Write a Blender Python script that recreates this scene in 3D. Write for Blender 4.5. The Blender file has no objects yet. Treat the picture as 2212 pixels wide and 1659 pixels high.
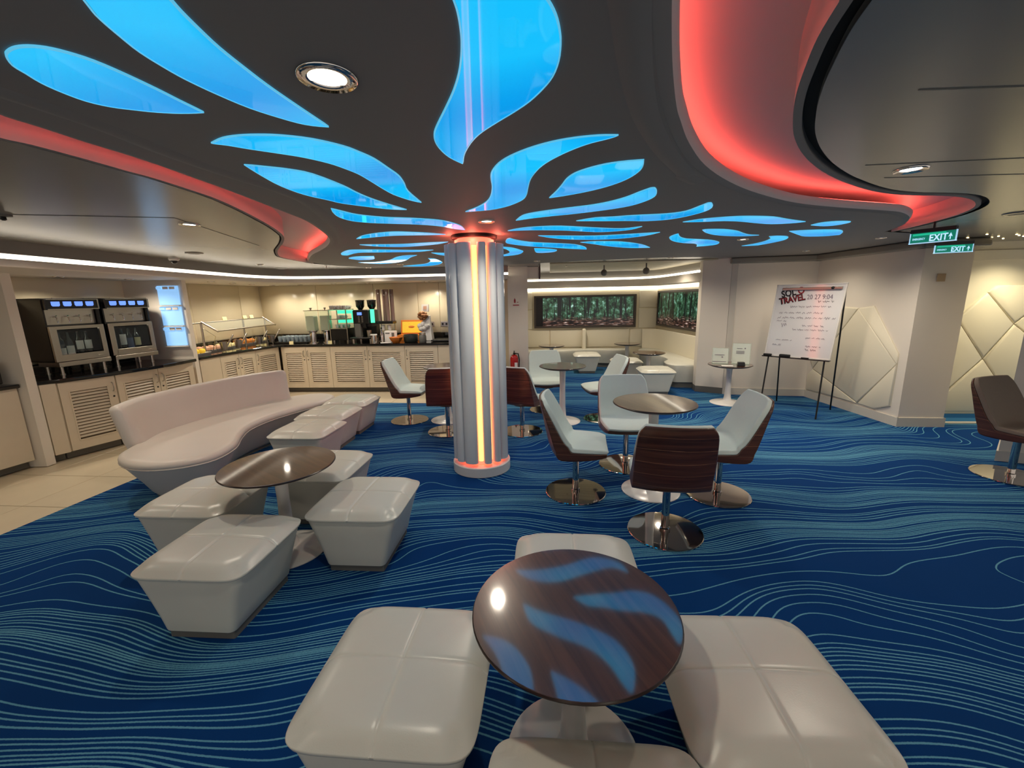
# Cruise-ship lounge: blue petal ceiling, red coves, fluted light column, ottomans and swivel chairs.
import bpy, bmesh, math, random
from mathutils import Vector, Matrix
random.seed(7)
SC = bpy.context.scene
COL = SC.collection
PI = math.pi

# ------------------------------------------------------------------ camera, world, exposure
PITCH, ROLL, EYE = 0.1997, -0.0205, 1.6
cam_data = bpy.data.cameras.new('camera')
cam_data.sensor_width = 36.0
cam_data.lens = 914.0 / 2212.0 * 36.0
cam_data.clip_start, cam_data.clip_end = 0.02, 100
cam = bpy.data.objects.new('camera', cam_data)
COL.objects.link(cam)
_F = Vector((0, math.cos(PITCH), -math.sin(PITCH))); _U = Vector((0, math.sin(PITCH), math.cos(PITCH))); _X = Vector((1, 0, 0))
_r = math.cos(ROLL) * _X + math.sin(ROLL) * _U
_u = -math.sin(ROLL) * _X + math.cos(ROLL) * _U
cam.matrix_world = Matrix(((_r.x, _u.x, -_F.x, 0), (_r.y, _u.y, -_F.y, 0), (_r.z, _u.z, -_F.z, EYE), (0, 0, 0, 1)))
SC.camera = cam
world = bpy.data.worlds.new('room_fill'); SC.world = world
world.use_nodes = True
world.node_tree.nodes['Background'].inputs[0].default_value = (1.0, 0.95, 0.88, 1)
world.node_tree.nodes['Background'].inputs[1].default_value = 0.70  # even warm fill, added through the open side behind the camera
SC.view_settings.view_transform = 'Standard'
SC.view_settings.look = 'None'
SC.view_settings.gamma = 1.0
SC.view_settings.use_curve_mapping = False
SC.view_settings.exposure = 0.12
try:
    SC.cycles.use_denoising = True
    SC.cycles.max_bounces = 8; SC.cycles.diffuse_bounces = 4; SC.cycles.glossy_bounces = 4
    SC.cycles.transparent_max_bounces = 16
    SC.cycles.sample_clamp_indirect = 4.0
    SC.cycles.caustics_reflective = False; SC.cycles.caustics_refractive = False
except Exception:
    pass
LAMP = 0.60         # scale of every downlight
CEIL = 2.14         # main ceiling height
DECK = 2.28         # top of the light coves
COUNTER = 0.87
SOFFIT = 1.93

# ------------------------------------------------------------------ materials
def lin(c):
    return c / 12.92 if c <= 0.04045 else ((c + 0.055) / 1.055) ** 2.4
def rgb(r, g, b):
    return (lin(r / 255), lin(g / 255), lin(b / 255), 1)
def mat(name, color, rough=0.5, metal=0.0, emit=None, strength=0.0, spec=0.5, coat=0.0, noise=0.0, nscale=40, bump=0.0, bscale=300):
    m = bpy.data.materials.new(name); m.use_nodes = True
    nt = m.node_tree; b = nt.nodes['Principled BSDF']
    if len(color) == 3: color = (*color, 1)
    b.inputs['Base Color'].default_value = color
    b.inputs['Roughness'].default_value = rough
    b.inputs['Metallic'].default_value = metal
    b.inputs['Specular IOR Level'].default_value = spec
    b.inputs['Coat Weight'].default_value = coat
    b.inputs['Coat Roughness'].default_value = 0.05
    if emit:
        b.inputs['Emission Color'].default_value = (*emit[:3], 1)
        b.inputs['Emission Strength'].default_value = strength
    if noise or bump:
        tc = nt.nodes.new('ShaderNodeTexCoord')
    if noise:
        n = nt.nodes.new('ShaderNodeTexNoise'); n.inputs['Scale'].default_value = nscale; n.inputs['Detail'].default_value = 4
        nt.links.new(tc.outputs['Object'], n.inputs['Vector'])
        mix = nt.nodes.new('ShaderNodeMix'); mix.data_type = 'RGBA'
        mix.inputs[6].default_value = tuple(c * (1 - noise) for c in color[:3]) + (1,)
        mix.inputs[7].default_value = tuple(min(1, c * (1 + noise)) for c in color[:3]) + (1,)
        nt.links.new(n.outputs['Fac'], mix.inputs[0]); nt.links.new(mix.outputs[2], b.inputs['Base Color'])
    if bump:
        n2 = nt.nodes.new('ShaderNodeTexNoise'); n2.inputs['Scale'].default_value = bscale; n2.inputs['Detail'].default_value = 3
        nt.links.new(tc.outputs['Object'], n2.inputs['Vector'])
        bp = nt.nodes.new('ShaderNodeBump'); bp.inputs['Strength'].default_value = bump; bp.inputs['Distance'].default_value = 0.002
        nt.links.new(n2.outputs['Fac'], bp.inputs['Height']); nt.links.new(bp.outputs['Normal'], b.inputs['Normal'])
    return m
def nd(nt, kind, **kw):
    n = nt.nodes.new(kind)
    for k, v in kw.items():
        if k.startswith('i_'):
            key = k[2:]; n.inputs[int(key) if key.isdigit() else key].default_value = v
        else: setattr(n, k, v)
    return n

def wood_mat(name, dark, light, axis, bands=9.0, rough=0.35, coat=0.0, stripe=0.0, coat_ior=1.5):
    """Straight-grained veneer; AXIS is the local axis across the grain."""
    m = bpy.data.materials.new(name); m.use_nodes = True
    nt = m.node_tree; b = nt.nodes['Principled BSDF']
    tc = nd(nt, 'ShaderNodeTexCoord'); mp = nd(nt, 'ShaderNodeMapping')
    s = [1.2, 1.2, 1.2]; s[axis] = 28.0
    mp.inputs['Scale'].default_value = s
    nt.links.new(tc.outputs['Object'], mp.inputs['Vector'])
    n = nd(nt, 'ShaderNodeTexNoise'); n.inputs['Scale'].default_value = 1.6; n.inputs['Detail'].default_value = 6; n.inputs['Distortion'].default_value = 0.6
    nt.links.new(mp.outputs[0], n.inputs['Vector'])
    cr = nd(nt, 'ShaderNodeValToRGB'); cr.color_ramp.elements[0].position = 0.3; cr.color_ramp.elements[1].position = 0.72
    cr.color_ramp.elements[0].color = dark; cr.color_ramp.elements[1].color = light
    nt.links.new(n.outputs['Fac'], cr.inputs[0])
    out = cr.outputs[0]
    if stripe:
        sp = nd(nt, 'ShaderNodeSeparateXYZ'); nt.links.new(tc.outputs['Object'], sp.inputs[0])
        mu = nd(nt, 'ShaderNodeMath', operation='MULTIPLY_ADD', i_1=11.5, i_2=0.1); nt.links.new(sp.outputs[axis], mu.inputs[0])
        ad = nd(nt, 'ShaderNodeMath', operation='MULTIPLY_ADD', i_1=0.25); nt.links.new(n.outputs['Fac'], ad.inputs[0]); nt.links.new(mu.outputs[0], ad.inputs[2])
        fr = nd(nt, 'ShaderNodeMath', operation='FRACT'); nt.links.new(ad.outputs[0], fr.inputs[0])
        lt = nd(nt, 'ShaderNodeMath', operation='LESS_THAN', i_1=0.035); nt.links.new(fr.outputs[0], lt.inputs[0])
        ml = nd(nt, 'ShaderNodeMath', operation='MULTIPLY', i_1=stripe); nt.links.new(lt.outputs[0], ml.inputs[0])
        mx = nd(nt, 'ShaderNodeMix', data_type='RGBA'); nt.links.new(ml.outputs[0], mx.inputs[0]); nt.links.new(out, mx.inputs[6])
        mx.inputs[7].default_value = rgb(168, 120, 88); out = mx.outputs[2]
    nt.links.new(out, b.inputs['Base Color'])
    b.inputs['Roughness'].default_value = rough; b.inputs['Coat Weight'].default_value = coat; b.inputs['Coat IOR'].default_value = coat_ior; b.inputs['Coat Roughness'].default_value = 0.06
    return m

def carpet_mat():
    """Navy pile with pale contour lines that flow, bunch and part like water."""
    m = bpy.data.materials.new('wave_carpet'); m.use_nodes = True
    nt = m.node_tree; b = nt.nodes['Principled BSDF']; L = nt.links.new
    tc = nd(nt, 'ShaderNodeTexCoord')
    EPS = 0.004
    def field(dx, dy):
        off = nd(nt, 'ShaderNodeVectorMath', operation='ADD', i_1=(dx, dy, 0)); L(tc.outputs['Object'], off.inputs[0])
        mp = nd(nt, 'ShaderNodeMapping'); mp.inputs['Scale'].default_value = (0.62, 0.95, 1); mp.inputs['Location'].default_value = (3.3, 1.2, 0.4)
        L(off.outputs[0], mp.inputs['Vector'])
        n = nd(nt, 'ShaderNodeTexNoise', noise_dimensions='2D'); n.inputs['Scale'].default_value = 1.0; n.inputs['Detail'].default_value = 0.0
        L(mp.outputs[0], n.inputs['Vector'])
        mp2 = nd(nt, 'ShaderNodeMapping'); mp2.inputs['Scale'].default_value = (1.5, 2.3, 1); mp2.inputs['Location'].default_value = (7.7, 4.1, 0.4)
        L(off.outputs[0], mp2.inputs['Vector'])
        n2 = nd(nt, 'ShaderNodeTexNoise', noise_dimensions='2D'); n2.inputs['Scale'].default_value = 1.0; n2.inputs['Detail'].default_value = 0.0
        L(mp2.outputs[0], n2.inputs['Vector'])
        sp = nd(nt, 'ShaderNodeSeparateXYZ'); L(off.outputs[0], sp.inputs[0])
        a = nd(nt, 'ShaderNodeMath', operation='MULTIPLY_ADD', i_1=0.98); L(n.outputs['Fac'], a.inputs[0]); L(sp.outputs[1], a.inputs[2])
        c = nd(nt, 'ShaderNodeMath', operation='MULTIPLY_ADD', i_1=0.13); L(n2.outputs['Fac'], c.inputs[0]); L(a.outputs[0], c.inputs[2])
        return c.outputs[0]
    def lines(h):
        k = nd(nt, 'ShaderNodeMath', operation='MULTIPLY', i_1=27.0); L(h, k.inputs[0])
        s1 = nd(nt, 'ShaderNodeMath', operation='MULTIPLY', i_1=28.0); L(h, s1.inputs[0])
        s = nd(nt, 'ShaderNodeMath', operation='SINE'); L(s1.outputs[0], s.inputs[0])
        s2 = nd(nt, 'ShaderNodeMath', operation='MULTIPLY', i_1=61.0); L(h, s2.inputs[0])
        q = nd(nt, 'ShaderNodeMath', operation='SINE'); L(s2.outputs[0], q.inputs[0])
        a = nd(nt, 'ShaderNodeMath', operation='MULTIPLY_ADD', i_1=0.42); L(s.outputs[0], a.inputs[0]); L(k.outputs[0], a.inputs[2])
        c = nd(nt, 'ShaderNodeMath', operation='MULTIPLY_ADD', i_1=0.16); L(q.outputs[0], c.inputs[0]); L(a.outputs[0], c.inputs[2])
        g = nd(nt, 'ShaderNodeMath', operation='MULTIPLY', i_1=8.3); L(h, g.inputs[0]); gs = nd(nt, 'ShaderNodeMath', operation='SINE'); L(g.outputs[0], gs.inputs[0])
        gg = nd(nt, 'ShaderNodeMath', operation='MULTIPLY_ADD', i_1=1.7); L(gs.outputs[0], gg.inputs[0]); L(c.outputs[0], gg.inputs[2])
        return gg.outputs[0]
    f0, fx, fy = lines(field(0, 0)), lines(field(EPS, 0)), lines(field(0, EPS))
    def diff(a_):
        d = nd(nt, 'ShaderNodeMath', operation='SUBTRACT'); L(a_, d.inputs[0]); L(f0, d.inputs[1])
        p = nd(nt, 'ShaderNodeMath', operation='POWER', i_1=2.0)
        ab = nd(nt, 'ShaderNodeMath', operation='ABSOLUTE'); L(d.outputs[0], ab.inputs[0]); L(ab.outputs[0], p.inputs[0])
        return p.outputs[0]
    sm = nd(nt, 'ShaderNodeMath', operation='ADD'); L(diff(fx), sm.inputs[0]); L(diff(fy), sm.inputs[1])
    gr = nd(nt, 'ShaderNodeMath', operation='SQRT'); L(sm.outputs[0], gr.inputs[0])
    fr = nd(nt, 'ShaderNodeMath', operation='FRACT'); L(f0, fr.inputs[0])
    ce = nd(nt, 'ShaderNodeMath', operation='SUBTRACT', i_1=0.5); L(fr.outputs[0], ce.inputs[0])
    ab = nd(nt, 'ShaderNodeMath', operation='ABSOLUTE'); L(ce.outputs[0], ab.inputs[0])
    sc = nd(nt, 'ShaderNodeMath', operation='MULTIPLY', i_1=EPS); L(ab.outputs[0], sc.inputs[0])
    ds = nd(nt, 'ShaderNodeMath', operation='DIVIDE'); L(sc.outputs[0], ds.inputs[0]); L(gr.outputs[0], ds.inputs[1])   # metres to the line's middle
    wob = nd(nt, 'ShaderNodeTexNoise', noise_dimensions='2D'); wob.inputs['Scale'].default_value = 110; L(tc.outputs['Object'], wob.inputs['Vector'])
    wd = nd(nt, 'ShaderNodeMath', operation='MULTIPLY_ADD', i_1=0.0028, i_2=-0.0014); L(wob.outputs['Fac'], wd.inputs[0])
    dd = nd(nt, 'ShaderNodeMath', operation='ADD'); L(ds.outputs[0], dd.inputs[0]); L(wd.outputs[0], dd.inputs[1])
    mr = nd(nt, 'ShaderNodeMapRange', interpolation_type='SMOOTHSTEP'); mr.inputs['From Min'].default_value = 0.0024; mr.inputs['From Max'].default_value = 0.0046
    mr.inputs['To Min'].default_value = 1; mr.inputs['To Max'].default_value = 0
    L(dd.outputs[0], mr.inputs['Value'])
    pile = nd(nt, 'ShaderNodeTexNoise'); pile.inputs['Scale'].default_value = 420; L(tc.outputs['Object'], pile.inputs['Vector'])
    base = nd(nt, 'ShaderNodeMix', data_type='RGBA'); base.inputs[6].default_value = CARPET_DARK; base.inputs[7].default_value = CARPET_MID; L(pile.outputs['Fac'], base.inputs[0])
    mx = nd(nt, 'ShaderNodeMix', data_type='RGBA'); L(mr.outputs[0], mx.inputs[0]); L(base.outputs[2], mx.inputs[6]); mx.inputs[7].default_value = CARPET_LINE
    L(mx.outputs[2], b.inputs['Base Color'])
    b.inputs['Roughness'].default_value = 0.95; b.inputs['Specular IOR Level'].default_value = 0.1
    bp = nd(nt, 'ShaderNodeBump'); bp.inputs['Strength'].default_value = 0.25; bp.inputs['Distance'].default_value = 0.003
    L(pile.outputs['Fac'], bp.inputs['Height']); L(bp.outputs['Normal'], b.inputs['Normal'])
    return m
CARPET_DARK = (0.001, 0.028, 0.125, 1)
CARPET_MID = (0.002, 0.048, 0.19, 1)
CARPET_LINE = (0.11, 0.32, 0.44, 1)

def petal_mat():
    m = bpy.data.materials.new('blue_backlit_glass'); m.use_nodes = True
    nt = m.node_tree; b = nt.nodes['Principled BSDF']; L = nt.links.new
    tc = nd(nt, 'ShaderNodeTexCoord'); n = nd(nt, 'ShaderNodeTexNoise'); n.inputs['Scale'].default_value = 2.2; n.inputs['Detail'].default_value = 0
    L(tc.outputs['Object'], n.inputs['Vector'])
    cr = nd(nt, 'ShaderNodeValToRGB'); cr.color_ramp.elements[0].position = 0.35; cr.color_ramp.elements[1].position = 0.65
    cr.color_ramp.elements[0].color = (0.0, 0.30, 0.78, 1); cr.color_ramp.elements[1].color = (0.008, 0.50, 0.93, 1)
    L(n.outputs['Fac'], cr.inputs[0]); L(cr.outputs[0], b.inputs['Emission Color'])
    b.inputs['Emission Strength'].default_value = 0.97
    b.inputs['Base Color'].default_value = (0.0, 0.05, 0.12, 1); b.inputs['Roughness'].default_value = 0.03; b.inputs['Specular IOR Level'].default_value = 0.14
    return m

def forest_mat(seed):
    """A screen showing dark trunks against sunlit leaves, brown ground below."""
    m = bpy.data.materials.new('forest_screen'); m.use_nodes = True
    nt = m.node_tree; b = nt.nodes['Principled BSDF']; L = nt.links.new
    tc = nd(nt, 'ShaderNodeTexCoord'); mv = nd(nt, 'ShaderNodeMapping'); mv.inputs['Location'].default_value = (seed, 0, 0)
    L(tc.outputs['Object'], mv.inputs['Vector'])
    lf = nd(nt, 'ShaderNodeTexNoise'); lf.inputs['Scale'].default_value = 11; lf.inputs['Detail'].default_value = 6; lf.inputs['Roughness'].default_value = 0.75
    L(mv.outputs[0], lf.inputs['Vector'])
    cr = nd(nt, 'ShaderNodeValToRGB'); e = cr.color_ramp.elements
    e[0].position = 0.40; e[0].color = (0.002, 0.004, 0.003, 1); e[1].position = 0.70; e[1].color = (0.75, 0.92, 0.9, 1)
    x = e.new(0.55); x.color = (0.03, 0.085, 0.04, 1); x = e.new(0.64); x.color = (0.16, 0.34, 0.26, 1)
    L(lf.outputs['Fac'], cr.inputs[0])
    ms = nd(nt, 'ShaderNodeMapping'); ms.inputs['Scale'].default_value = (6.0, 6.0, 0.3); L(mv.outputs[0], ms.inputs['Vector'])
    tr = nd(nt, 'ShaderNodeTexNoise'); tr.inputs['Scale'].default_value = 1.4; tr.inputs['Detail'].default_value = 2.5; L(ms.outputs[0], tr.inputs['Vector'])
    q1 = nd(nt, 'ShaderNodeMath', operation='SUBTRACT', i_1=0.5); L(tr.outputs['Fac'], q1.inputs[0]); q2 = nd(nt, 'ShaderNodeMath', operation='ABSOLUTE'); L(q1.outputs[0], q2.inputs[0])
    th = nd(nt, 'ShaderNodeMapRange'); th.inputs['From Min'].default_value = 0.012; th.inputs['From Max'].default_value = 0.03; L(q2.outputs[0], th.inputs['Value'])
    t2 = nd(nt, 'ShaderNodeMapRange'); t2.inputs['From Min'].default_value = 0.40; t2.inputs['From Max'].default_value = 0.43; L(tr.outputs['Fac'], t2.inputs['Value'])
    tm = nd(nt, 'ShaderNodeMath', operation='MULTIPLY'); L(th.outputs[0], tm.inputs[0]); L(t2.outputs[0], tm.inputs[1])
    mx = nd(nt, 'ShaderNodeMix', data_type='RGBA'); L(tm.outputs[0], mx.inputs[0]); L(cr.outputs[0], mx.inputs[7]); mx.inputs[6].default_value = (0.004, 0.005, 0.004, 1)
    gm = nd(nt, 'ShaderNodeMapping'); gm.inputs['Scale'].default_value = (5, 5, 30); L(mv.outputs[0], gm.inputs['Vector'])
    gn = nd(nt, 'ShaderNodeTexNoise'); gn.inputs['Scale'].default_value = 1.5; gn.inputs['Detail'].default_value = 5; L(gm.outputs[0], gn.inputs['Vector'])
    gr = nd(nt, 'ShaderNodeValToRGB'); e = gr.color_ramp.elements
    e[0].position = 0.48; e[0].color = (0.006, 0.004, 0.004, 1); e[1].position = 0.75; e[1].color = (0.62, 0.5, 0.45, 1); x = e.new(0.6); x.color = (0.10, 0.045, 0.03, 1)
    L(gn.outputs['Fac'], gr.inputs[0])
    sp = nd(nt, 'ShaderNodeSeparateXYZ'); L(tc.outputs['Object'], sp.inputs[0])
    hz = nd(nt, 'ShaderNodeMapRange'); hz.inputs['From Min'].default_value = 0.16; hz.inputs['From Max'].default_value = 0.28; L(sp.outputs[2], hz.inputs['Value'])
    fin = nd(nt, 'ShaderNodeMix', data_type='RGBA'); L(hz.outputs[0], fin.inputs[0]); L(gr.outputs[0], fin.inputs[6]); L(mx.outputs[2], fin.inputs[7])
    L(fin.outputs[2], b.inputs['Emission Color']); b.inputs['Emission Strength'].default_value = 1.25
    b.inputs['Base Color'].default_value = (0.004, 0.004, 0.004, 1); b.inputs['Roughness'].default_value = 0.15
    return m

def glass_mat(name, tint, alpha, rough=0.03):
    m = bpy.data.materials.new(name); m.use_nodes = True
    nt = m.node_tree; nt.nodes.remove(nt.nodes['Principled BSDF']); out = nt.nodes['Material Output']
    t = nd(nt, 'ShaderNodeBsdfTransparent'); t.inputs[0].default_value = (*tint, 1)
    g = nd(nt, 'ShaderNodeBsdfPrincipled'); g.inputs['Base Color'].default_value = (*tint, 1); g.inputs['Roughness'].default_value = rough
    mx = nd(nt, 'ShaderNodeMixShader'); mx.inputs[0].default_value = alpha
    nt.links.new(t.outputs[0], mx.inputs[1]); nt.links.new(g.outputs[0], mx.inputs[2]); nt.links.new(mx.outputs[0], out.inputs[0])
    return m

M = dict(
    leather=mat('cream_leather', rgb(212, 210, 197), 0.30, noise=0.05, nscale=6, bump=0.12, bscale=240),
    vinyl=mat('sofa_vinyl', rgb(216, 206, 195), 0.42, noise=0.03, nscale=5, bump=0.1, bscale=260),
    seatcloth=mat('pale_seat_cloth', rgb(208, 219, 211), 0.6, noise=0.03, nscale=30, bump=0.1, bscale=500),
    taupe=mat('taupe_cloth', rgb(118, 104, 92), 0.75, noise=0.05, nscale=60, bump=0.15, bscale=500),
    shell=wood_mat('rosewood_shell', rgb(58, 30, 20), rgb(98, 58, 40), 2, rough=0.32, coat=0.25, stripe=0.55),
    table=wood_mat('dark_table_veneer', rgb(66, 39, 26), rgb(96, 61, 42), 0, rough=0.3, coat=1.0, coat_ior=2.3),
    edge=mat('dark_table_edge', rgb(36, 20, 15), 0.3),
    chrome=mat('polished_chrome', (0.62, 0.57, 0.53), 0.05, 1.0),
    steel=mat('brushed_steel', (0.46, 0.42, 0.36), 0.28, 1.0),
    white=mat('white_enamel', rgb(226, 222, 216), 0.22, spec=0.5),
    flute=mat('white_gloss_flute', rgb(214, 216, 218), 0.16, coat=0.3),
    plinth=mat('grey_plinth', rgb(104, 102, 96), 0.5),
    ceiling=mat('dim_ceiling_panel', rgb(132, 128, 120), 0.25, noise=0.02, nscale=3),
    island=mat('matt_ceiling_island', rgb(136, 132, 130), 0.6, spec=0.25),
    cove=mat('cove_white', rgb(206, 200, 198), 0.6),
    gap=mat('black_gap', rgb(8, 8, 8), 0.8),
    wall=mat('wall_vinyl', rgb(226, 217, 204), 0.55, noise=0.03, nscale=2, bump=0.08, bscale=420),
    wallwarm=mat('pale_wall_panel', rgb(224, 212, 182), 0.25, noise=0.02, nscale=2),
    quilt=mat('quilted_wall_cloth', rgb(226, 218, 196), 0.6, bump=0.08, bscale=420),
    skirt=mat('white_skirting', rgb(206, 200, 188), 0.45),
    cabinet=mat('limed_cabinet', rgb(216, 202, 178), 0.42, noise=0.05, nscale=8),
    louvreshade=mat('louvre_shadow_board', rgb(120, 104, 82), 0.7),
    worktop=mat('black_granite', rgb(14, 12, 12), 0.08, spec=0.6, noise=0.4, nscale=220),
    black=mat('satin_black', rgb(14, 13, 13), 0.3),
    rubber=mat('black_rubber', rgb(18, 18, 18), 0.7),
    darkbrown=mat('dark_brown_housing', rgb(17, 13, 10), 0.35),
    strip=mat('white_strip_light', (0.9, 0.88, 0.82), 0.5, emit=(1, 0.9, 0.74), strength=4.5),
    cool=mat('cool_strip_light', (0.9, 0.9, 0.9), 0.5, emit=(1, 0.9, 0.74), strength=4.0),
    redled=mat('red_cove_led', (0.9, 0.3, 0.25), 0.5, emit=(1.0, 0.10, 0.075), strength=13.0),
    core=mat('red_glowing_core', (0.7, 0.2, 0.15), 0.6, emit=(1.0, 0.10, 0.055), strength=2.6),
    tube=mat('amber_light_tube', (0.9, 0.7, 0.4), 0.5, emit=(1.0, 0.47, 0.14), strength=1.7),
    lamp=mat('downlight_lens', (0.9, 0.9, 0.9), 0.4, emit=(1.0, 0.92, 0.76), strength=7.0),
    lampdim=mat('dim_downlight_lens', (0.8, 0.8, 0.78), 0.4, emit=(1.0, 0.9, 0.72), strength=1.6),
    star=mat('star_light', (0.9, 0.8, 0.5), 0.4, emit=(1.0, 0.75, 0.35), strength=9.0),
    bluescr=mat('blue_readout', (0.1, 0.2, 0.6), 0.2, emit=(0.13, 0.27, 1.0), strength=1.1),
    bluepan=mat('blue_lit_panel', (0.3, 0.5, 0.8), 0.2, emit=(0.27, 0.56, 0.95), strength=0.75),
    green=mat('green_lit_strip', (0.1, 0.6, 0.4), 0.3, emit=(0.06, 0.85, 0.45), strength=1.1),
    exitgreen=mat('exit_green', (0.01, 0.2, 0.12), 0.3, emit=(0.0, 0.13, 0.085), strength=1.0),
    exitlit=mat('exit_lettering', (0.6, 0.8, 0.9), 0.3, emit=(0.45, 0.72, 1.0), strength=1.0),
    exitband=mat('exit_band', (0.02, 0.5, 0.3), 0.3, emit=(0.01, 0.38, 0.22), strength=1.0),
    exitedge=mat('exit_edge', (0.6, 0.8, 0.9), 0.2, emit=(0.35, 0.62, 0.85), strength=0.8),
    paper=mat('white_paper', rgb(232, 228, 222), 0.6),
    cream=mat('cream_card', rgb(240, 228, 170), 0.6),
    board=mat('whiteboard_face', rgb(226, 224, 224), 0.12, spec=1.0, coat=1.0),
    ink=mat('black_ink', rgb(24, 18, 24), 0.5),
    pen=mat('faint_marker', rgb(124, 110, 124), 0.5),
    redink=mat('red_ink', rgb(150, 22, 34), 0.5),
    red=mat('extinguisher_red', rgb(176, 16, 16), 0.25, coat=0.4),
    bottle=mat('dark_bottle_glass', rgb(12, 20, 16), 0.05, spec=0.7),
    label=mat('bottle_label', rgb(232, 232, 222), 0.5),
    label2=mat('yellow_bottle_label', rgb(210, 200, 150), 0.5),
    label3=mat('blue_bottle_label', rgb(70, 88, 118), 0.5),
    glass=glass_mat('clear_glass', (0.92, 0.97, 0.93), 0.12),
    smoke=glass_mat('cabinet_glass', (0.85, 0.9, 0.9), 0.035),
    drink=mat('pale_water_tank', rgb(190, 192, 170), 0.1),
    cupglass=mat('grey_blue_tumbler', rgb(120, 134, 142), 0.1, spec=0.6),
    cup=mat('white_cup', rgb(214, 210, 204), 0.2),
    tubebrown=mat('mauve_cup_tube', rgb(122, 98, 88), 0.15, coat=0.4),
    yellow=mat('yellow_food', rgb(240, 206, 60), 0.6, noise=0.15, nscale=60),
    cheese=mat('pale_cheese', rgb(236, 222, 168), 0.6, noise=0.06, nscale=60),
    pastry=mat('golden_pastry', rgb(200, 126, 52), 0.6, noise=0.25, nscale=70),
    ham=mat('pink_ham', rgb(218, 168, 140), 0.5, noise=0.1, nscale=60),
    orange=mat('orange_wood', rgb(206, 118, 38), 0.45, noise=0.12, nscale=30),
    ceramic=mat('dark_green_ceramic', rgb(40, 46, 42), 0.3),
    nuts=mat('brown_snacks', rgb(150, 100, 58), 0.6, noise=0.3, nscale=90),
    socket=mat('steel_socket_plate', (0.42, 0.38, 0.40), 0.35, 0.8),
    screenframe=mat('bronze_screen_frame', rgb(74, 66, 60), 0.4, 0.3),
    tile=mat('beige_floor_tile', rgb(208, 193, 166), 0.32, noise=0.07, nscale=5),
    joint=mat('tile_joint', rgb(150, 132, 104), 0.8),
    hall=mat('hall_carpet', rgb(40, 110, 160), 0.9),
    slat=mat('alcove_ceiling_slat', rgb(190, 180, 150), 0.45),
    petal=petal_mat(),
    rim=mat('petal_rim', rgb(120, 190, 220), 0.2, emit=(0.10, 0.55, 0.85), strength=0.7),
    switch=mat('cream_switch', rgb(176, 150, 116), 0.5),
)
M['carpet'] = carpet_mat()

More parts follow.
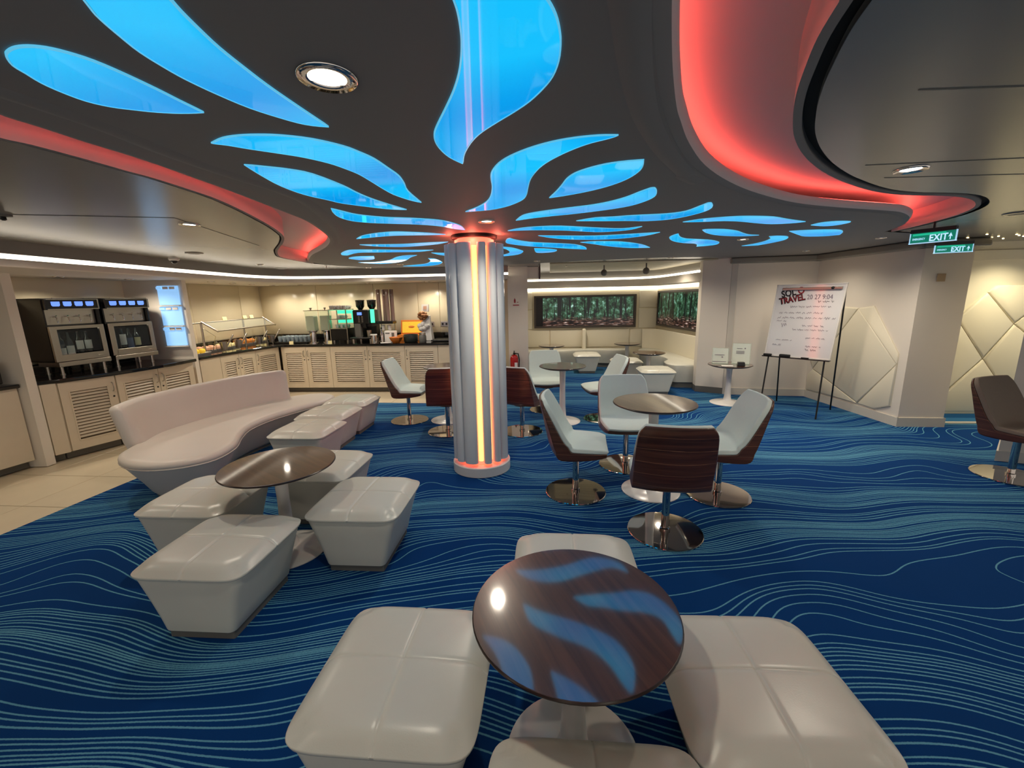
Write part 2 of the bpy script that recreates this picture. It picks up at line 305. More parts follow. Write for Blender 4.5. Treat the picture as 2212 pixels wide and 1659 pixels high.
# ------------------------------------------------------------------ mesh builder
class MB:
    """Collects shapes, then links them as ONE mesh object."""
    def __init__(s): s.v = []; s.f = []; s.xf = None
    def add(s, vs, fs):
        b = len(s.v)
        s.v += [tuple(s.xf @ Vector(p)) if s.xf else tuple(p) for p in vs]
        s.f += [tuple(b + i for i in f) for f in fs]; return s
    def box(s, c, d, rz=0.0, taper=1.0):
        x, y, z = d[0] / 2, d[1] / 2, d[2] / 2; co, si = math.cos(rz), math.sin(rz); vs = []
        for k, t in ((-1, 1.0), (1, taper)):
            for i, j in ((-1, -1), (1, -1), (1, 1), (-1, 1)):
                a, b_ = i * x * t, j * y * t
                vs.append((c[0] + a * co - b_ * si, c[1] + a * si + b_ * co, c[2] + k * z))
        return s.add(vs, [(3, 2, 1, 0), (4, 5, 6, 7), (0, 1, 5, 4), (1, 2, 6, 5), (2, 3, 7, 6), (3, 0, 4, 7)])
    def prism(s, poly, z0, z1, caps=True):
        n = len(poly); vs = [(p[0], p[1], z0) for p in poly] + [(p[0], p[1], z1) for p in poly]
        fs = [(i, (i + 1) % n, n + (i + 1) % n, n + i) for i in range(n)]
        if caps: fs += [tuple(range(n - 1, -1, -1)), tuple(range(n, 2 * n))]
        return s.add(vs, fs)
    def rings(s, rings, cap0=True, cap1=True, closed=True):
        n = len(rings[0]); vs = [p for r in rings for p in r]; fs = []
        m = n if closed else n - 1
        for k in range(len(rings) - 1):
            for i in range(m):
                j = (i + 1) % n; fs.append((k * n + i, k * n + j, (k + 1) * n + j, (k + 1) * n + i))
        if cap0: fs.append(tuple(range(n - 1, -1, -1)))
        if cap1: fs.append(tuple((len(rings) - 1) * n + i for i in range(n)))
        return s.add(vs, fs)
    def lathe(s, prof, c=(0, 0, 0), n=32):
        rs = [[(c[0] + max(r, 1e-4) * math.cos(2 * PI * i / n), c[1] + max(r, 1e-4) * math.sin(2 * PI * i / n), c[2] + z) for i in range(n)] for r, z in prof]
        return s.rings(rs)
    def cyl(s, c, r, h, n=20, r2=None):
        return s.lathe([(r, 0), (r if r2 is None else r2, h)], c, n)
    def tube(s, path, r, n=8):
        P = [Vector(p) for p in path]; rs = []; up = None
        for i, p in enumerate(P):
            t = (P[min(i + 1, len(P) - 1)] - P[max(i - 1, 0)]).normalized()
            if up is None: up = Vector((0, 0, 1)) if abs(t.z) < 0.9 else Vector((1, 0, 0))
            a = t.cross(up).normalized(); b = a.cross(t).normalized(); up = b
            rs.append([tuple(p + r * (math.cos(2 * PI * k / n) * a + math.sin(2 * PI * k / n) * b)) for k in range(n)])
        return s.rings(rs)
    def ball(s, c, r, n=16, m=8, sx=1, sy=1, sz=1):
        rs = [[(c[0] + sx * r * math.sin(PI * j / m + 1e-3) * math.cos(2 * PI * i / n), c[1] + sy * r * math.sin(PI * j / m + 1e-3) * math.sin(2 * PI * i / n), c[2] - sz * r * math.cos(PI * j / m)) for i in range(n)] for j in range(m + 1)]
        return s.rings(rs)
    def build(s, name, material, parent=None, smooth=35, bevel=0.0, seg=2, loc=None):
        me = bpy.data.meshes.new(name); me.from_pydata(s.v, [], s.f)
        bm = bmesh.new(); bm.from_mesh(me); bmesh.ops.recalc_face_normals(bm, faces=bm.faces); bm.to_mesh(me); bm.free()
        me.materials.append(material)
        if smooth:
            for p in me.polygons: p.use_smooth = True
            me.set_sharp_from_angle(angle=math.radians(smooth))
        o = bpy.data.objects.new(name, me); COL.objects.link(o)
        if parent: o.parent = parent
        if loc: o.location = loc
        if bevel:
            b = o.modifiers.new('bevel', 'BEVEL'); b.width = bevel; b.segments = seg; b.limit_method = 'ANGLE'; b.angle_limit = math.radians(40)
            b.harden_normals = False
        return o
def tag(o, label=None, cat=None, group=None, kind=None):
    for k, v in (('label', label), ('category', cat), ('group', group), ('kind', kind)):
        if v: o[k] = v
    return o
def thing(name, label, cat, loc=(0, 0, 0), rz=0.0, group=None):
    o = bpy.data.objects.new(name, None); COL.objects.link(o); o.empty_display_size = 0.1
    o.location = loc; o.rotation_euler = (0, 0, rz); return tag(o, label, cat, group)
def struct(o): o['kind'] = 'structure'; return o
def copy_tree(o, parent=None):
    c = o.copy(); COL.objects.link(c); c.parent = parent
    for ch in list(o.children): copy_tree(ch, c)
    return c
def share(o, name, parent, loc=(0, 0, 0), rot=(0, 0, 0)):
    """Another piece that shares O's mesh."""
    c = bpy.data.objects.new(name, o.data); COL.objects.link(c); c.parent = parent; c.location = loc; c.rotation_euler = rot
    return c
def rrect(hx, hy, r, z, n=5, cx=0.0, cy=0.0):
    pts = []
    for (sx, sy, a0) in ((1, 1, 0), (-1, 1, PI / 2), (-1, -1, PI), (1, -1, 1.5 * PI)):
        for k in range(n + 1):
            a = a0 + k * PI / 2 / n
            pts.append((cx + sx * (hx - r) + r * math.cos(a), cy + sy * (hy - r) + r * math.sin(a), z))
    return pts
def catmull(P, closed=True, sub=3, corner=None):
    """Smooth a polyline; points turning more than CORNER degrees stay sharp."""
    n = len(P); out = []
    P = [Vector(p) for p in P]
    sharp = [False] * n
    if corner:
        for i in range(n):
            a = P[i] - P[i - 1]; b = P[(i + 1) % n] - P[i]
            if a.length and b.length and abs(a.angle(b)) > math.radians(corner): sharp[i] = True
    rng = n if closed else n - 1
    for i in range(rng):
        p1, p2 = P[i], P[(i + 1) % n]
        p0 = p1 * 2 - p2 if (sharp[i] or (not closed and i == 0)) else P[i - 1]
        p3 = p2 * 2 - p1 if (sharp[(i + 1) % n] or (not closed and i == n - 2)) else P[(i + 2) % n]
        for k in range(sub):
            t = k / sub
            out.append(0.5 * ((2 * p1) + (p2 - p0) * t + (2 * p0 - 5 * p1 + 4 * p2 - p3) * t * t + (3 * p1 - 3 * p2 + p3 - p0) * t ** 3))
    if not closed: out.append(P[-1])
    return [tuple(p) for p in out]
def offset(path, d):
    """Shift an open plan path by D to its left."""
    out = []
    for i, p in enumerate(path):
        a = Vector(path[max(i - 1, 0)][:2]); b = Vector(path[min(i + 1, len(path) - 1)][:2]); t = (b - a).normalized()
        out.append((p[0] - t.y * d, p[1] + t.x * d))
    return out
def fill(loops, z, flip=False):
    """Triangles of a plan region bounded by nested loops, at height Z: (verts, faces)."""
    bm = bmesh.new(); es = []
    for lp in loops:
        vs = [bm.verts.new((p[0], p[1], z)) for p in lp]
        es += [bm.edges.new((vs[i], vs[(i + 1) % len(vs)])) for i in range(len(vs))]
    bmesh.ops.triangle_fill(bm, use_beauty=True, edges=es)
    bm.verts.index_update()
    r = [tuple(v.co) for v in bm.verts], [tuple(v.index for v in f.verts) for f in bm.faces]
    bm.free(); return r
def lettering(text, size, material, parent, loc, rot, extrude=0.0008, align='LEFT', name='lettering', shear=0.0, bold=0.0, sx=1.0):
    cu = bpy.data.curves.new('t', 'FONT'); cu.body = text; cu.size = size; cu.extrude = extrude; cu.align_x = align; cu.shear = shear; cu.offset = bold; cu.resolution_u = 3
    t = bpy.data.objects.new('t', cu); COL.objects.link(t)
    bpy.context.view_layer.update()
    me = bpy.data.meshes.new_from_object(t.evaluated_get(bpy.context.evaluated_depsgraph_get()))
    bpy.data.objects.remove(t); bpy.data.curves.remove(cu)
    me.name = name; me.materials.clear(); me.materials.append(material)
    o = bpy.data.objects.new(name, me); COL.objects.link(o); o.parent = parent; o.location = loc; o.rotation_euler = rot; o.scale = (sx, 1, 1)
    return o
def spot(name, loc, power, color=(1, 0.88, 0.71), angle=150, blend=1.0, radius=0.04, parent=None, target=None):
    l = bpy.data.lights.new(name, 'SPOT'); l.energy = power * LAMP; l.color = color; l.spot_size = math.radians(angle); l.spot_blend = blend; l.shadow_soft_size = radius
    o = bpy.data.objects.new(name, l); COL.objects.link(o); o.location = loc
    if parent: o.parent = parent
    if target: o.rotation_euler = (Vector(target) - Vector(loc)).to_track_quat('-Z', 'Y').to_euler()
    return o
# ------------------------------------------------------------------ plan outlines (metres, world x/y)
PETALS = [[(-1.08,1.046),(-1.056,1.029),(-1.026,1.017),(-0.996,1.014),(-0.967,1.021),(-0.943,1.039),(-0.919,1.073),(-0.901,1.131),(-0.886,1.204),(-0.877,1.269),(-0.865,1.337),(-0.929,1.337),(-0.988,1.327),(-1.038,1.309),(-1.083,1.288),(-1.114,1.254),(-1.126,1.206),(-1.127,1.159),(-1.116,1.116),(-1.107,1.082)],[(-0.723,0.835),(-0.754,0.896),(-0.767,0.931),(-0.778,0.987),(-0.785,1.039),(-0.782,1.098),(-0.773,1.158),(-0.749,1.235),(-0.715,1.314),(-0.665,1.384),(-0.618,1.432),(-0.559,1.456),(-0.572,1.383),(-0.589,1.282),(-0.602,1.192),(-0.609,1.108),(-0.613,1.033),(-0.61,0.969),(-0.605,0.914),(-0.598,0.873),(-0.593,0.821),(-0.605,0.789),(-0.635,0.779),(-0.678,0.793)],[(-1.001,1.575),(-0.935,1.533),(-0.872,1.515),(-0.809,1.512),(-0.738,1.522),(-0.653,1.559),(-0.579,1.629),(-0.546,1.69),(-0.515,1.77),(-0.495,1.89),(-0.48,2.002),(-0.487,2.129),(-0.503,2.272),(-0.49,2.527),(-0.538,2.455),(-0.588,2.329),(-0.61,2.189),(-0.625,2.053),(-0.64,1.956),(-0.672,1.867),(-0.704,1.804),(-0.763,1.735),(-0.826,1.688),(-0.908,1.634),(-0.963,1.592)],[(-1.035,1.812),(-0.971,1.842),(-0.897,1.883),(-0.834,1.954),(-0.78,2.147),(-0.765,2.266),(-0.742,2.383),(-0.699,2.515),(-0.617,2.711),(-0.711,2.68),(-0.821,2.596),(-0.92,2.506),(-0.964,2.422),(-1.03,2.296),(-1.059,2.128),(-1.052,1.962)],[(-0.094,0.857),(-0.089,0.904),(-0.087,0.929),(-0.087,0.971),(-0.09,1.022),(-0.098,1.086),(-0.112,1.159),(-0.136,1.244),(-0.171,1.343),(-0.211,1.45),(-0.235,1.523),(-0.245,1.591),(-0.242,1.667),(-0.222,1.762),(-0.181,1.849),(-0.168,1.756),(-0.147,1.673),(-0.118,1.591),(-0.081,1.518),(-0.028,1.441),(0.019,1.377),(0.062,1.31),(0.095,1.237),(0.114,1.175),(0.121,1.107),(0.118,1.04),(0.11,0.992),(0.098,0.948),(0.081,0.909),(0.057,0.869),(0.029,0.832),(-0.004,0.802),(-0.038,0.786),(-0.068,0.794),(-0.089,0.819)],[(-0.267,2.807),(-0.185,2.687),(-0.122,2.549),(-0.09,2.405),(-0.075,2.217),(-0.074,2.056),(-0.064,1.962),(-0.034,1.859),(0.01,1.776),(0.078,1.694),(0.157,1.631),(0.234,1.596),(0.311,1.579),(0.377,1.58),(0.344,1.609),(0.296,1.644),(0.249,1.696),(0.2,1.77),(0.154,1.861),(0.123,1.964),(0.102,2.094),(0.097,2.23),(0.095,2.387),(0.082,2.491),(0.044,2.584),(-0.019,2.681),(-0.115,2.761)],[(0.228,2.478),(0.25,2.35),(0.266,2.214),(0.275,2.107),(0.298,2.022),(0.341,1.957),(0.407,1.898),(0.477,1.868),(0.549,1.853),(0.568,1.929),(0.575,1.995),(0.567,2.078),(0.541,2.166),(0.488,2.261),(0.411,2.347),(0.316,2.422)],[(0.054,3.146),(0.091,2.981),(0.139,2.907),(0.224,2.842),(0.361,2.762),(0.491,2.695),(0.584,2.613),(0.654,2.505),(0.696,2.387),(0.728,2.31),(0.748,2.312),(0.784,2.394),(0.807,2.5),(0.79,2.612),(0.733,2.731),(0.615,2.833),(0.435,2.938),(0.289,3.002),(0.157,3.07)],[(0.489,3.212),(0.602,3.109),(0.719,3.09),(0.826,3.055),(0.907,3.041),(1.067,3.014),(1.163,2.937),(1.187,2.784),(1.198,2.695),(1.219,2.704),(1.276,2.817),(1.292,2.95),(1.237,3.119),(1.146,3.231),(1.004,3.271),(0.879,3.249),(0.69,3.235)],[(-1.037,2.64),(-1.006,2.719),(-0.951,2.834),(-0.814,2.936),(-0.653,2.985),(-0.491,3.067),(-0.41,3.179),(-0.359,3.333),(-0.349,3.516),(-0.42,3.447),(-0.507,3.315),(-0.645,3.223),(-0.819,3.167),(-0.964,3.115),(-1.058,3.036),(-1.091,2.907),(-1.073,2.765)],[(-0.006,3.604),(0.071,3.509),(0.192,3.441),(0.394,3.425),(0.687,3.544),(0.915,3.615),(1.054,3.53),(1.002,3.671),(0.875,3.747),(0.729,3.756),(0.492,3.651),(0.271,3.595),(0.129,3.586)],[(-1.331,3.88),(-1.215,3.707),(-1.079,3.6),(-0.92,3.539),(-0.789,3.574),(-0.66,3.638),(-0.535,3.732),(-0.68,3.742),(-0.825,3.732),(-0.973,3.731),(-1.139,3.79)],[(0.261,3.914),(0.454,3.952),(0.776,3.998),(1.075,3.933),(1.311,3.863),(1.237,4.051),(1.066,4.198),(0.825,4.247),(0.564,4.184),(0.387,4.064)],[(-1.441,4.28),(-1.295,4.29),(-1.043,4.304),(-0.772,4.229),(-0.581,4.207),(-0.708,4.345),(-0.904,4.453),(-1.091,4.495),(-1.257,4.452),(-1.373,4.374)],[(-0.027,4.346),(-0.016,4.098),(0.008,4.043),(0.066,4.17),(0.206,4.343),(0.424,4.458),(0.675,4.598),(0.829,4.853),(0.889,5.084),(0.735,5.004),(0.459,4.822),(0.221,4.672),(0.052,4.496)],[(0.718,4.437),(0.854,4.391),(1.133,4.461),(1.406,4.717),(1.603,5.036),(1.376,5.014),(1.091,4.818),(0.874,4.587)],[(-1.886,4.967),(-1.733,4.729),(-1.622,4.682),(-1.339,4.734),(-1.076,4.815),(-0.835,4.842),(-1.012,4.968),(-1.21,4.967),(-1.501,4.948),(-1.697,4.947),(-1.91,5.198),(-1.949,5.149)],[(-2.029,5.572),(-1.87,5.377),(-1.65,5.357),(-1.779,5.75),(-1.978,5.807)],[(-0.901,5.12),(-0.768,5.184),(-0.598,5.318),(-0.678,5.449),(-0.797,5.446),(-0.854,5.329)],[(-0.148,4.609),(-0.058,4.701),(0.036,4.797),(0.139,5.073),(0.159,5.226),(0.106,5.5),(-0.073,5.685),(-0.186,5.685),(-0.026,5.431),(0.007,5.197),(-0.032,4.902)],[(0.28,4.889),(0.411,4.946),(0.545,5.093),(0.525,5.295),(0.404,5.371),(0.324,5.296)],[(-2.114,6.161),(-1.879,6.16),(-1.614,5.917),(-1.42,5.54),(-1.268,5.371),(-1.126,5.358),(-1.251,5.576),(-1.401,5.966),(-1.585,6.261),(-1.839,6.444),(-2.02,6.367)],[(-1.689,6.964),(-1.447,6.778),(-1.249,6.593),(-1.105,6.172),(-1.064,5.784),(-0.992,5.876),(-0.976,6.29),(-1.018,6.555),(-1.168,6.887),(-1.454,7.066)],[(1.544,4.257),(1.508,4.11),(1.512,3.972),(1.611,4.182),(1.73,4.327),(1.882,4.395),(2.048,4.484),(2.212,4.665),(2.276,4.855),(2.227,4.959),(2.135,5.025),(2.079,4.878),(1.989,4.733),(1.838,4.657),(1.666,4.483)],[(1.648,3.778),(1.674,3.748),(1.821,3.767),(1.98,3.869),(2.114,4.016),(2.236,4.133),(2.355,4.181),(2.219,4.211),(2.056,4.171),(1.897,4.086),(1.746,3.93)],[(1.313,3.356),(1.394,3.257),(1.498,3.205),(1.615,3.17),(1.751,3.176),(1.913,3.221),(2.085,3.334),(2.299,3.458),(2.218,3.51),(2.08,3.528),(1.911,3.457),(1.75,3.374),(1.608,3.337),(1.474,3.353)],[(2.47,3.633),(2.474,3.523),(2.555,3.471),(2.667,3.489),(2.704,3.55),(2.692,3.654),(2.618,3.693)],[(2.503,3.958),(2.62,3.924),(2.775,3.909),(2.934,3.943),(3.07,4.084),(3.178,4.263),(3.083,4.333),(2.892,4.322),(2.751,4.204)],[(2.674,5.068),(2.713,4.871),(2.7,4.661),(2.627,4.441),(2.521,4.287),(2.585,4.262),(2.702,4.312),(2.793,4.439),(2.85,4.605),(2.855,4.808),(2.829,5.024)]]
LEFT_INNER = [(-1.475,1.26),(-1.475,1.366),(-1.461,1.436),(-1.446,1.565),(-1.419,1.712),(-1.406,1.838),(-1.4,1.997),(-1.392,2.188),(-1.393,2.439),(-1.395,2.76),(-1.407,3.087),(-1.496,3.537),(-1.622,3.982),(-1.829,4.417),(-2.071,4.803),(-2.377,5.262),(-2.79,6.054)]
LEFT_OUTER = [(-1.623,1.375),(-1.623,1.492),(-1.594,1.556),(-1.566,1.685),(-1.542,1.85),(-1.519,1.976),(-1.513,2.148),(-1.517,2.373),(-1.589,2.764),(-1.709,3.246),(-1.852,3.658),(-2.047,4.023),(-2.25,4.345),(-2.442,4.657),(-2.667,5.108),(-2.734,5.32),(-2.765,5.625),(-2.77,6.208)]
RIGHT_INNER = [(0.275,0.762),(0.328,0.916),(0.384,1.066),(0.438,1.202),(0.517,1.385),(0.574,1.498),(0.686,1.702),(0.871,1.98),(1.115,2.258),(1.406,2.519),(1.799,2.794),(2.21,2.975),(2.651,3.123),(2.839,3.21),(3.076,3.404),(3.267,3.631),(3.414,3.84),(3.552,4.119)]
RIGHT_OUTER = [(0.613,0.865),(0.633,0.925),(0.673,1.038),(0.729,1.159),(0.804,1.306),(0.9,1.466),(1.022,1.643),(1.187,1.837),(1.394,2.039),(1.654,2.25),(2.002,2.48),(2.276,2.593),(2.543,2.634),(2.762,2.712),(2.975,2.859),(3.153,3.042),(3.3,3.275),(3.381,3.47),(3.481,3.769),(3.57,4.14)]
FOLD_LEFT = [(-1.296,1.183),(-1.265,1.299),(-1.238,1.454),(-1.227,1.689),(-1.182,1.976),(-1.119,2.241),(-1.122,2.584),(-1.325,3.48),(-1.582,4.21)]
FOLD_RIGHT = [(0.199,0.837),(0.233,0.913),(0.273,1.034),(0.331,1.199),(0.417,1.412),(0.514,1.604),(0.63,1.805),(0.806,2.07),(0.827,2.121),(0.936,2.238)]

LEFT_INNER = [(-1.53, -2.2), (-1.51, -0.6), (-1.49, 0.65)] + LEFT_INNER
LEFT_OUTER = [(-1.70, -2.2), (-1.68, -0.6), (-1.65, 0.65)] + LEFT_OUTER
RIGHT_INNER = [(-0.27, -2.2), (-0.05, -0.6), (0.15, 0.38)] + RIGHT_INNER
RIGHT_OUTER = [(0.45, -2.2), (0.52, -0.6), (0.58, 0.43)] + RIGHT_OUTER

# ------------------------------------------------------------------ floor
mb = MB(); mb.prism([(-3.80, -3), (-3.74, 1.6), (-3.716, 2.79), (-3.60, 3.6), (-3.45, 4.6), (-3.30, 5.6), (-3.05, 6.3), (-2.6, 6.62), (-2.2, 6.62), (-0.12, 6.36), (-0.10, 7.66), (0.31, 7.62),
                     (0.31, 10.2), (3.5, 10.0), (3.6, 6.9), (5.0, 6.6), (5.3, 4.92), (8.0, 4.75), (8.0, -3)], -0.05, 0.0)
floor = struct(mb.build('floor', M['carpet'], smooth=0))
mb = MB(); mb.prism([(-6.2, -3), (0.2, -3), (0.2, 8.4), (-5.2, 8.9)], -0.09, -0.02)
floor2 = struct(mb.build('floor', M['joint'], smooth=0))
U = Vector((0.9956, -0.094, 0)); V = Vector((0.094, 0.9956, 0))
RZ = math.atan2(-0.094, 0.9956)
mb = MB(); mb.box((0, 0, -0.0135), (0.594, 0.594, 0.013))
tile0 = mb.build('tile', M['tile'], floor2, smooth=0, bevel=0.002, seg=1)
first = True
for i in range(-9, 1):
    for j in range(1, 14):
        p = Vector((-0.45, 0.2, 0)) + U * (0.6 * i) + V * (0.6 * j)
        left = -5.05 < p.x < -3.2 and p.y < 8; back = p.y > 6.1 and p.y < 7.7 and p.x < 0.15 and p.x > -4.6
        if not (left or back): continue
        t = tile0 if first else share(tile0, 'tile', floor2)
        t.location = (p.x, p.y, 0); t.rotation_euler = (0, 0, RZ); first = False
        if t is not tile0:
            m_ = t.modifiers.new('bevel', 'BEVEL'); m_.width = 0.002; m_.segments = 1
# threshold and hall floor beyond the pillars
mb = MB(); mb.prism([(5.12, 4.96), (8, 4.72), (8, 4.78), (5.12, 5.02)], -0.01, 0.006)
struct(mb.build('trim_1', M['skirt'], smooth=0))
mb = MB(); mb.prism([(5.12, 5.02), (8, 4.78), (8, 5.2), (5.12, 5.3)], -0.05, 0.002)
struct(mb.build('floor', M['hall'], smooth=0))

# ------------------------------------------------------------------ walls
def wall(name, poly, z0, z1, m): 
    w = MB(); w.prism(poly, z0, z1); return struct(w.build(name, m, smooth=0))
wall_left = wall('wall_left', [(-6.0, -3), (-4.95, 8.58), (-5.15, 8.7), (-6.2, -3)], 0, 2.3, M['wallwarm'])
wall_back = wall('wall_back', [(-4.95, 8.58), (-1.1, 8.2), (-0.04, 8.1), (-0.04, 8.3), (-4.95, 8.78)], 0, 2.3, M['wallwarm'])
wall_end = wall('wall_centre', [(-0.045, 7.705), (0.31, 7.665), (0.31, 10.3), (-0.045, 10.3)], 0, 2.3, M['wall'])
wall_alcove = wall('wall_alcove', [(0.30, 10.12), (3.42, 9.85), (3.42, 10.05), (0.30, 10.32)], 0, 2.3, M['wallwarm'])
wall_alcove_right = wall('wall_alcove_right', [(3.40, 9.86), (3.45, 6.96), (3.62, 6.96), (3.57, 9.9)], 0, 2.3, M['wallwarm'])
pier = wall('wall_pier', [(3.085, 6.97), (3.43, 6.74), (3.56, 6.95), (3.46, 7.16), (3.12, 7.16)], 0.10, 2.3, M['wall'])
wall('baseboard_pier', [(3.08, 6.962), (3.436, 6.732), (3.57, 6.95), (3.46, 7.17), (3.12, 7.17)], 0.0, 0.10, M['plinth'])
wall('trim_2', [(3.43, 6.735), (3.50, 6.69), (3.60, 6.80), (3.54, 6.90)], 0.0, 2.12, M['skirt'])
wall_right = wall('wall_right', [(3.50, 6.70), (4.59, 6.475), (4.605, 4.863), (5.10, 4.81), (5.32, 6.9), (3.55, 7.1)], 0, 2.3, M['wall'])
mb = MB()
P_ = [(3.50, 6.69), (4.575, 6.462), (4.59, 4.850), (5.115, 4.797), (5.14, 4.95)]
for a, b in zip(P_, P_[1:]):
    d = (Vector(b) - Vector(a)).normalized(); n = Vector((-d.y, d.x)) * 0.02
    mb.prism([a, b, (b[0] + n.x, b[1] + n.y), (a[0] + n.x, a[1] + n.y)], 0, 0.11)
struct(mb.build('baseboard_right', M['skirt'], smooth=0))
wall_hall = wall('wall_hall', [(5.2, 5.22), (8, 4.97), (8, 5.17), (5.2, 5.42)], 0, 2.3, M['quilt'])
mb = MB(); mb.prism([(5.2, 5.19), (8, 4.94), (8, 4.98), (5.2, 5.23)], 1.93, 2.04); struct(mb.build('trim_3', M['quilt'], smooth=0))
mb = MB(); mb.prism([(5.2, 5.195), (8, 4.945), (8, 4.98), (5.2, 5.23)], 0.0, 0.05); struct(mb.build('baseboard_hall', M['hall'], smooth=0))
pillar = wall('wall_pillar', [(4.576, 3.77), (5.5, 3.35), (6.2, 3.95), (5.14, 4.22)], 0, 2.3, M['wall'])
wall('baseboard_pillar', [(4.556, 3.77), (5.5, 3.335), (6.23, 3.95), (5.14, 4.24)], 0, 0.10, M['skirt'])

def pillow(poly, a, b, out, name, parent, material, h=0.02, inset=0.03):
    """A padded panel on a wall: POLY in (metres along a->b, height), raised towards OUT."""
    A = Vector((*a, 0)); D = (Vector((*b, 0)) - A).normalized(); O = Vector((*out, 0)).normalized()
    c = Vector((sum(p[0] for p in poly) / len(poly), sum(p[1] for p in poly) / len(poly)))
    def ring(k, hh):
        r = []
        for p in poly:
            v = Vector(p) - c; q = c + v * max(0.2, 1 - k / max(v.length, 1e-3)); w = A + D * q.x + O * hh; r.append((w.x, w.y, q.y))
        return r
    m_ = MB(); m_.rings([ring(0.004, -0.004), ring(0.004, h * 0.35), ring(inset * 0.45, h * 0.8), ring(inset, h)]); return m_.build(name, material, parent, smooth=50)
# diamond pads on the wall beside the easel (metres measured from its far corner towards the room)
aR, bR, oR = (4.589, 6.47), (4.6045, 4.87), (-1, 0)
for poly in ([(0.83, 1.385), (1.50, 0.74), (1.02, 0.14), (0.13, 0.46)], [(0.83, 1.385), (0.13, 0.46), (0.03, 0.62), (0.03, 1.02), (0.55, 1.40)],
             [(0.83, 1.385), (1.06, 1.42), (1.50, 0.86), (1.50, 0.74)], [(0.13, 0.46), (1.02, 0.14), (0.40, 0.12), (0.03, 0.12), (0.03, 0.36)], [(1.50, 0.74), (1.50, 0.22), (1.28, 0.12), (1.02, 0.14)]):
    pillow(poly, aR, bR, oR, 'padded_panel', wall_right, M['quilt'])
aH, bH, oH = (5.2, 5.22), (8, 4.97), (-0.09, -1)
for poly in ([(0.61, 0.756), (0.88, 1.175), (0.52, 1.56), (0.22, 1.27)], [(0.61, 0.756), (0.22, 1.27), (0.03, 1.1), (0.03, 0.08)], [(0.61, 0.756), (0.03, 0.08), (1.0, 0.08), (1.08, 0.16)],
             [(0.61, 0.756), (1.08, 0.16), (1.5, 0.7), (0.88, 1.175)], [(0.88, 1.175), (1.5, 0.7), (1.6, 1.7), (1.32, 1.62)], [(0.88, 1.175), (1.32, 1.62), (0.6, 1.64), (0.52, 1.56)]):
    pillow(poly, aH, bH, oH, 'padded_panel', wall_hall, M['quilt'], h=0.03, inset=0.045)
# pale glossy panels behind the buffet
def wall_panels(a, b, out, cuts, z0, z1, parent, m):
    A = Vector((*a, 0)); B = Vector((*b, 0)); L = (B - A).length
    for s0, s1 in zip(cuts, cuts[1:]):
        pillow([(s0 + 0.003, z0), (s1 - 0.003, z0), (s1 - 0.003, z1), (s0 + 0.003, z1)], a, b, out, 'wall_panel', parent, m, h=0.012, inset=0.006)
wall_panels((-4.95, 8.58), (-1.1, 8.2), (-0.1, -1), [0.02, 1.17, 2.33, 3.2, 3.62, 3.86], 0.99, SOFFIT, wall_back, M['wallwarm'])
wall_panels((-5.2, 5.95), (-4.95, 8.58), (1, -0.1), [0.05, 0.95, 2.05, 2.6], 0.99, SOFFIT, wall_left, M['wallwarm'])
# padded alcove panels
wa, wb, wo = (0.30, 10.12), (3.42, 9.85), (-0.087, -1)
for s0, s1, z0, z1 in ((0.04, 0.62, 0.43, 0.86), (0.62, 1.40, 0.43, 0.86), (1.40, 2.48, 0.43, 0.86), (2.48, 3.08, 0.43, 0.86), (0.04, 0.22, 0.86, 1.33), (0.04, 0.22, 1.33, 1.73), (2.66, 3.08, 0.86, 1.33), (2.66, 3.08, 1.33, 1.73)):
    pillow([(s0 + .004, z0 + .004), (s1 - .004, z0 + .004), (s1 - .004, z1 - .004), (s0 + .004, z1 - .004)], wa, wb, wo, 'padded_panel', wall_alcove, M['quilt'])

# ------------------------------------------------------------------ ceiling with two red light coves
LI, LO = catmull(LEFT_INNER, False, 4), catmull(LEFT_OUTER, False, 4)
RI, RO = catmull(RIGHT_INNER, False, 4), catmull(RIGHT_OUTER, False, 4)
RIM = [(-2.62, 6.7), (-2.25, 7.15), (-1.6, 7.33), (-0.65, 7.3), (0.2, 7.1), (1.15, 6.7), (2.2, 6.4), (3.0, 6.5), (3.55, 6.75), (4.7, 6.5), (4.7, 4.85), (4.1, 4.35)]
near_l, near_r = offset(LI, -0.05), offset(RI, 0.05)
loop_out = offset(LO, 0.036) + RIM + offset(RO, -0.06)[::-1]
mb = MB()
for z in (CEIL, CEIL + 0.02): mb.add(*fill([[(-6.1, -3), (8, -3), (8, 5.3), (5.2, 7.0), (3.6, 10.2), (-6.1, 10.2)], loop_out], z))
ceiling = struct(mb.build('ceiling', M['ceiling'], smooth=0))
mb = MB()
for z in (CEIL, CEIL + 0.02): mb.add(*fill([near_l + RIM + near_r[::-1]], z))
struct(mb.build('ceiling', M['island'], smooth=0))
mb = MB(); mb.prism([(-6.2, -3.1), (8.05, -3.1), (8.05, 5.4), (5.3, 10.4), (-6.2, 10.4)], DECK, DECK + 0.04)
struct(mb.build('ceiling', M['cove'], smooth=0))
def ribbon(path, sec):
    """Sweep the section [(shift, height)] along a plan path; shifts are to the path's left."""
    m_ = MB(); cols = [[(q[0], q[1], z) for q in offset(path, s)] for s, z in sec]
    rows = list(zip(*cols)); return m_.rings([list(r) for r in rows], False, False, closed=False)
